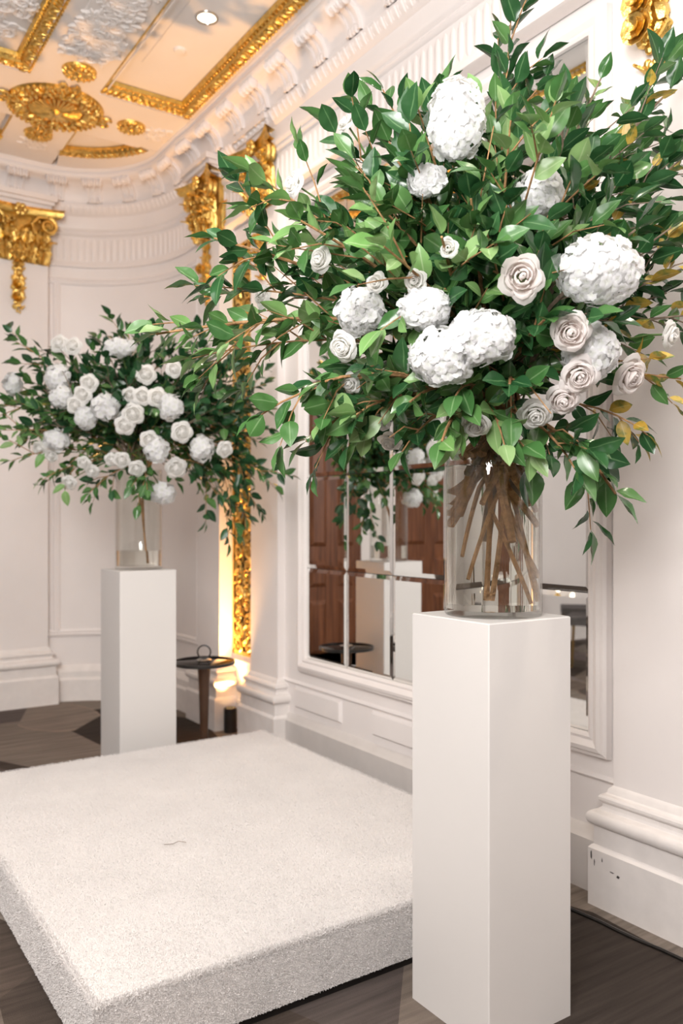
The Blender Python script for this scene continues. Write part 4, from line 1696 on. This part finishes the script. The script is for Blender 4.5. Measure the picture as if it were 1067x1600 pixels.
# filling branches all round the dome
n_fill = 52
k = 0
i = 0
while k < n_fill:
    i += 1
    zc = 1 - 1.55 * ((i % 43) + .5) / 43
    th = i * 2.39996 + 0.4
    q = math.sqrt(max(0, 1 - zc * zc))
    d = Vector((q * math.cos(th), q * math.sin(th), zc))
    R = random.Random(300 + i)
    tip = NC + Vector((d.x * .50, d.y * .47, d.z * .45)) * R.uniform(.75, 1.02) + Vector((0, 0, -.03))
    if tip.x > 2.25:
        continue
    fwd = tip.x * SY + tip.y * CY
    keys = R.choice((['dark', 'mid'], ['dark', 'dark', 'mid'], ['mid', 'light', 'dark']))
    side = d.dot(Vector((CY, -SY, 0)))
    if side > .3:
        keys = ['dark', 'dark', 'mid']
    lab = filler_label(tip, near_names, 2.40, 'glossy leafy near branch', 'the near arrangement')
    branch(vase_root(R, i, NV, .06, depth_=R.uniform(.40, .47)), tip, NC, keys, lab, 'filler branches of the near arrangement', 400 + i,
           rad=R.choice((.005, .007, .009)), twigs=4 if side < .35 else 3, start=.32, bark=TWIG if side > .3 else BARK, density=1.0 if side < .35 else .8, lift=.3)
    k += 1

# ------------------------------------------------------------------ far arrangement
flower_spots.clear()
FM = FV + Vector((0, 0, VH))
FC = P(212, 632, 4.40)


def ffront(px, py):
    return min(front(px, py, 212, 632, 4.40, 205., 140., 0.40), 4.20 if py > 735 else 9)


GF_H, GF_R = 'white hydrangeas in the far arrangement', 'white roses in the far arrangement'
FH = [
    (90, 590, 19, 21, 'white hydrangea, upper of the two at the far left of the far arrangement'),
    (96, 620, 17, 17, 'white hydrangea directly under another at the far left of the far arrangement'),
    (165, 636, 21, 20, 'large shaded hydrangea beside the string of three roses'),
    (134, 653, 15, 17, 'white hydrangea under the string of three roses'),
    (266, 636, 18, 19, 'white hydrangea right of the rose pair in the far arrangement'),
    (316, 701, 18, 20, 'white hydrangea nearest the glowing grille'),
    (254, 771, 20, 17, 'white hydrangea hanging lowest over the far vase'),
    (88, 687, 19, 15, 'bright white hydrangea low on the left of the far arrangement'),
    (188, 543, 24, 13, 'flat white hydrangea near the top of the far arrangement'),
    (245, 703, 17, 20, 'creamy hydrangea in the lower middle of the far arrangement'),
    (20, 600, 14, 16, 'white hydrangea at the left picture edge'),
]
FR = [
    (139, 599, 12, 'white rose, topmost of the string of three'), (129, 617, 12, 'white rose, middle of the string of three'), (118, 633, 12, 'white rose, lowest of the string of three'),
    (228, 585, 13, 'white rose in the upper middle of the far arrangement'), (222, 619, 12, 'white rose, left one of the pair beside the shaded hydrangea'),
    (246, 621, 13, 'white rose, right one of the pair beside the shaded hydrangea'), (208, 647, 14, 'white rose at the very centre of the far arrangement'),
    (195, 664, 13, 'white rose just under the centre rose'), (284, 675, 14, 'white rose right of the creamy hydrangea'), (275, 731, 14, 'white rose at the lower right over the far vase'),
    (351, 702, 11, 'white rose farthest right before the lit pilaster'), (272, 577, 11, 'white rose under the longest sweeping branch'), (233, 687, 12, 'cream rose touching the creamy hydrangea'),
    (214, 732, 11, 'white rose low above the far vase glass'), (190, 719, 11, 'white rose left of the low rose above the far vase'), (174, 718, 9, 'small white rose bud low in the far arrangement'),
    (144, 736, 9, 'small bright rose at the lower left of the far arrangement'), (131, 723, 9, 'small bright rose above the lower left one'), (92, 537, 12, 'blurred white rose, left one at the upper left edge'),
    (114, 541, 12, 'blurred white rose, right one at the upper left edge'), (62, 701, 10, 'white rose left of the bright low hydrangea'), (80, 712, 9, 'white rose under the bright low hydrangea'),
    (203, 617, 10, 'small white rose left of the rose pair'), (108, 754, 10, 'white rose lowest on the left of the far arrangement'),
]
Rf = random.Random(8)
for i, (px, py, hw, hh, lab) in enumerate(FH):
    Z = ffront(px, py)
    c = P(px, py, Z)
    f = (CAMV - c).normalized() * .8 + (c - FC).normalized() * .5
    flower_spots.append((c, max(hw, hh) / FPX * Z * .95, (CAMV - c).normalized()))
    hydrangea(c, hw / FPX * Z, hh / FPX * Z, min(hw, hh) / FPX * Z * .9, f, mouth(Rf, FM), lab, GF_H, 44, False, 70 + i, 0.018)
for i, (px, py, rp, lab) in enumerate(FR):
    Z = ffront(px, py) - 0.01
    c = P(px, py, Z)
    f = (CAMV - c).normalized() * .75 + (c - FC).normalized() * .55
    flower_spots.append((c, rp / FPX * Z * .9, (CAMV - c).normalized()))
    rose(c, rp / FPX * Z * 1.1, f, mouth(Rf, FM), lab, GF_R, ROSE_WHITE, False, 500 + i, .95)

G_F = 'leafy branches of the far arrangement'
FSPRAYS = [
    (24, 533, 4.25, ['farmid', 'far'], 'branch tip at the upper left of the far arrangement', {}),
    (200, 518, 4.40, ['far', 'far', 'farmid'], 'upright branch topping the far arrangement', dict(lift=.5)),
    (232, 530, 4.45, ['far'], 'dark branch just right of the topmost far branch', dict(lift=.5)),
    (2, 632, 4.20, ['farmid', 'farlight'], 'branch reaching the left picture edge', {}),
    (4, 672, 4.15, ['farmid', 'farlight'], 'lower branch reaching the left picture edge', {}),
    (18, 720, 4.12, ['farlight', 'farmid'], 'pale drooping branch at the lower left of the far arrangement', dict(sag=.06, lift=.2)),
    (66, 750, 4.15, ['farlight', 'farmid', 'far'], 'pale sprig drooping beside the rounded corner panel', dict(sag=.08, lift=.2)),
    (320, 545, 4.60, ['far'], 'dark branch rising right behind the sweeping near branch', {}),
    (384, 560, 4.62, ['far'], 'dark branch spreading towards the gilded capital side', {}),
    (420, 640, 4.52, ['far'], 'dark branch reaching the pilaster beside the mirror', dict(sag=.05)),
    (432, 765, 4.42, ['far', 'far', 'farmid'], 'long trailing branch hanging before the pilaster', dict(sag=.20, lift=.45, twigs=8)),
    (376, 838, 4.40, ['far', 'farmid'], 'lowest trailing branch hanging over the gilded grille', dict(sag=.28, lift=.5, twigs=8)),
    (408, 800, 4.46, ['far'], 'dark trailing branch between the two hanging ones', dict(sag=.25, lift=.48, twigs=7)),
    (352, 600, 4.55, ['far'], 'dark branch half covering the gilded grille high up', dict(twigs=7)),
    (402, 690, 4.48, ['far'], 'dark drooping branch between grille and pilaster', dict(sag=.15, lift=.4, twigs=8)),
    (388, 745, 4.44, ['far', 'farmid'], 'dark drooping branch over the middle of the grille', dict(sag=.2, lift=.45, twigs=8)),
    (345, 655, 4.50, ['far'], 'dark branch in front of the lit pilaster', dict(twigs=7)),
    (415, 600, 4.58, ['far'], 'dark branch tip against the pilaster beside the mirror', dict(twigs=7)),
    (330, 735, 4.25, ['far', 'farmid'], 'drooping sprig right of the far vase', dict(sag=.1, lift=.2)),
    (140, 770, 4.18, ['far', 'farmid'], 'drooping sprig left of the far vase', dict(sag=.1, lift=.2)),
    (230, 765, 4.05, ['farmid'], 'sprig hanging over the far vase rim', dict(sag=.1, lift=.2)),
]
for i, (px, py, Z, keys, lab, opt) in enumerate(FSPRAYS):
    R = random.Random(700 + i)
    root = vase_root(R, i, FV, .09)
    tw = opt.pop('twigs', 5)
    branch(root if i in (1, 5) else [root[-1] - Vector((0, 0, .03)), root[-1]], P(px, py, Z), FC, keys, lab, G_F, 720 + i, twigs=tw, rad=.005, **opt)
far_names = [(px, py, n) for (px, py), n in zip([(h[0], h[1]) for h in FH] + [(r[0], r[1]) for r in FR[:14]], [
    'the upper left hydrangea', 'the second left hydrangea', 'the large shaded hydrangea', 'the hydrangea under the rose string', 'the hydrangea beside the rose pair', 'the hydrangea by the grille',
    'the lowest hydrangea', 'the bright low hydrangea', 'the flat top hydrangea', 'the creamy hydrangea', 'the picture edge hydrangea',
    'the top string rose', 'the middle string rose', 'the low string rose', 'the upper middle rose', 'the left paired rose', 'the right paired rose', 'the centre rose', 'the rose under the centre',
    'the rose beside the creamy hydrangea', 'the lower right rose', 'the farthest right rose', 'the rose under the sweeping branch', 'the cream rose', 'the low vase rose'])]
k = i = 0
while k < 38:
    i += 1
    zc = 1 - 1.5 * ((i % 37) + .5) / 37
    th = i * 2.39996 + 1.1
    q = math.sqrt(max(0, 1 - zc * zc))
    R = random.Random(800 + i)
    d = Vector((q * math.cos(th), q * math.sin(th), zc))
    s_ = d.x * CY - d.y * SY
    w_ = d.x * SY + d.y * CY
    tip = FC + Vector((CY, -SY, 0)) * s_ * .60 + Vector((SY, CY, 0)) * w_ * .42 + Vector((0, 0, d.z * .34)) * R.uniform(.8, 1.05)
    if tip.x > 2.25:
        continue
    root = vase_root(R, i, FV, .08)
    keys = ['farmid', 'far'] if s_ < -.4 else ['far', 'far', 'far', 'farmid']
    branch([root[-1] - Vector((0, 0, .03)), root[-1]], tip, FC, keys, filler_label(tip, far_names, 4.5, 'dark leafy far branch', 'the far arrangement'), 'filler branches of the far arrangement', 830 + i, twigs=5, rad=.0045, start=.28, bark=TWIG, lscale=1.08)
    k += 1

# ------------------------------------------------------------------ side table
tb = tag(empty('side_table', (1.93, 4.22, 0)), 'small round smoked glass drinks table with a ring handle and tapered leg', 'table')
m = MB()
m.lathe([(0, 0.535), (0.160, 0.535), (0.166, 0.540), (0.166, 0.546), (0.160, 0.550), (0, 0.550)], n=48)
m.build('table_top', SMOKEGLASS, tb, ang=50)
m = MB()
m.lathe([(0.163, 0.532), (0.1695, 0.534), (0.1705, 0.543), (0.1695, 0.551), (0.166, 0.5515), (0.1635, 0.551), (0.163, 0.532)], n=48)
m.build('rim', DARK, tb, ang=50)
m = MB()
m.lathe([(0.0, 0.534), (0.034, 0.534), (0.036, 0.52), (0.030, 0.42), (0.024, 0.22), (0.020, 0.03), (0.024, 0.02)], n=24)
m.build('leg', BRONZE, tb, ang=50)
m = MB()
m.lathe([(0.0, 0.022), (0.02, 0.022), (0.12, 0.014), (0.125, 0.006), (0.125, 0.0), (0, 0.0)], n=40)
m.build('foot', BRONZE, tb, ang=40)
m = MB()
m.lathe([(0, 0.5515), (0.040, 0.5515), (0.042, 0.556), (0.036, 0.560), (0, 0.561)], n=24)
hd = m.build('collar', CHROME, tb, ang=40)
m = MB()
m.tube([Vector((0.036 * math.cos(a) * CY, -0.036 * math.cos(a) * SY, 0.600 + 0.036 * math.sin(a))) for a in [2 * PI * i / 24 for i in range(25)]], 0.0045, 8, False)
m.build('ring_handle', DARK, tb)

# ------------------------------------------------------------------ uplight
up = tag(empty('uplight', (2.328, 4.70, 0)), 'small black cylindrical uplight on the floor below the gilded grille', 'uplight')
m = MB()
m.lathe([(0, 0.0), (0.040, 0.0), (0.040, 0.15), (0.037, 0.153), (0.034, 0.15), (0.034, 0.125), (0, 0.125)], n=28)
m.build('housing', DARK, up, ang=40)
m = MB()
m.lathe([(0, 0.127), (0.033, 0.127), (0.033, 0.131), (0, 0.133)], n=24)
m.build('lens', WARMLAMP, up)
ld = bpy.data.lights.new('uplight_lamp', 'SPOT')
ld.energy, ld.color, ld.spot_size, ld.spot_blend, ld.shadow_soft_size = 500, (1.0, 0.50, 0.16), math.radians(66), 1.0, 0.03
lo = bpy.data.objects.new('uplight_lamp', ld)
C.objects.link(lo)
lo.parent = up
lo.location = (0, 0, 0.16)
lo.rotation_euler = Vector((-0.12, -0.02, 1)).to_track_quat('-Z', 'Y').to_euler()

# ------------------------------------------------------------------ downlights and sensor
def downlight(x, y, label, power):
    e = tag(empty('downlight', (x, y, zt)), label, 'downlight')
    m = MB()
    m.lathe([(0.060, 0.0), (0.058, -0.006), (0.048, -0.007), (0.044, 0.0), (0.044, 0.001)], n=32)
    m.build('trim_ring', CHROME, e)
    m = MB()
    m.lathe([(0.0, -0.0015), (0.046, -0.002), (0.046, -0.001), (0, -0.0005)], n=24)
    m.build('lens', LAMP, e)
    d = bpy.data.lights.new('downlight_lamp', 'SPOT')
    d.energy, d.color, d.spot_size, d.spot_blend, d.shadow_soft_size = power, (1.0, 0.88, 0.74), math.radians(120), 0.8, 0.06
    o = bpy.data.objects.new('downlight_lamp', d)
    C.objects.link(o)
    o.parent = e
    o.location = (0, 0, -0.03)


downlight(1.788, 3.876, 'round recessed downlight in the ceiling panel with gilded edge', 60)
downlight(1.788, 2.1, 'recessed downlight above the near arrangement', 40)
downlight(1.788, 0.32, 'recessed downlight in the ceiling behind the viewer', 90)
m = MB()
m.lathe([(0, -0.012), (0.026, -0.012), (0.034, -0.006), (0.036, 0.0)], (0, 0, 0), 24)
o = m.build('ceiling_sensor', CEILW)
o.location = (1.79, 4.225, zt)
tag(o, 'small flat white disc on the ceiling beside the downlight', 'sensor')

# ------------------------------------------------------------------ cable along the wall
m = MB()
pts = [Vector((2.27 - .0 * i, 3.0 - .3 * i, 0.008)) for i in range(0)]
a, b = P(903, 1428, 1294 * 1.32 / (1428 - 815)), P(1067, 1503, 1294 * 1.32 / (1503 - 815))
d = b - a
pts = [a + d * t + Vector((0.004 * math.sin(t * 9), 0, 0)) for t in [-1.2 + .2 * i for i in range(18)]]
for p in pts:
    p.z = 0.006
m.tube(pts, 0.006, 6)
tag(m.build('floor_cable', DARK), 'black cable lying on the carpet along the pilaster base', 'cable')


# ------------------------------------------------------------------ chairs and sconce seen in the mirror
def chair(x, y, rz, label):
    e = tag(empty('banquet_chair', (x, y, 0)), label, 'chair', 'banquet chairs in the mirror')
    e.rotation_euler = (0, 0, rz)
    for sx in (-1, 1):
        for sy in (-1, 1):
            m = MB()
            m.tube([(sx * .2, sy * .2, .44), (sx * .21, sy * .22, 0)], [.014, .011], 6)
            m.build('leg', BRASS, e)
    m = MB()
    m.box(-.22, .22, -.22, .22, .43, .50)
    m.build('seat', GREYFAB, e, smooth=False)
    m = MB()
    m.grid(lambda u, v: ((u - .5) * .42, .20 + .06 * v - .05 * (1 - (2 * u - 1) ** 2) * 0, .55 + .38 * v), 6, 4)
    m.grid(lambda u, v: ((.5 - u) * .42, .235 + .06 * v, .55 + .38 * v), 6, 4)
    m.build('backrest', GREYFAB, e)
    m = MB()
    m.tube([(-.22, .21, .44), (-.22, .235, .6), (-.215, .28, .94), (.215, .28, .94), (.22, .235, .6), (.22, .21, .44)], .012, 6)
    m.build('back_frame', BRASS, e)


chair(-1.05, 4.75, 2.6, 'grey banquet chair with brass legs, left one seen in the mirror')
chair(-1.6, 5.3, 2.4, 'grey banquet chair with brass legs, right one seen in the mirror')
sc = tag(empty('wall_sconce', (-2.2, FY, 2.1)), 'small wall sconce with bright bulbs seen in the mirror', 'sconce')
m = MB()
m.lathe([(0, 0.0), (0.05, 0.0), (0.055, 0.012), (0.03, 0.02), (0, 0.022)], (0, 0, 0), 20, Matrix.Rotation(PI / 2, 4, 'X'))
m.build('wall_plate', GOLD, sc)
for s in (-1, 1):
    m = MB()
    m.tube([(0, -.02, 0), (s * .06, -.10, -.04), (s * .12, -.10, 0), (s * .12, -.10, .04)], .007, 6)
    m.build('arm', GOLD, sc)
    m = MB()
    m.ell((s * .12, -.10, .075), (.022, .022, .034))
    m.build('bulb', LAMP, sc)
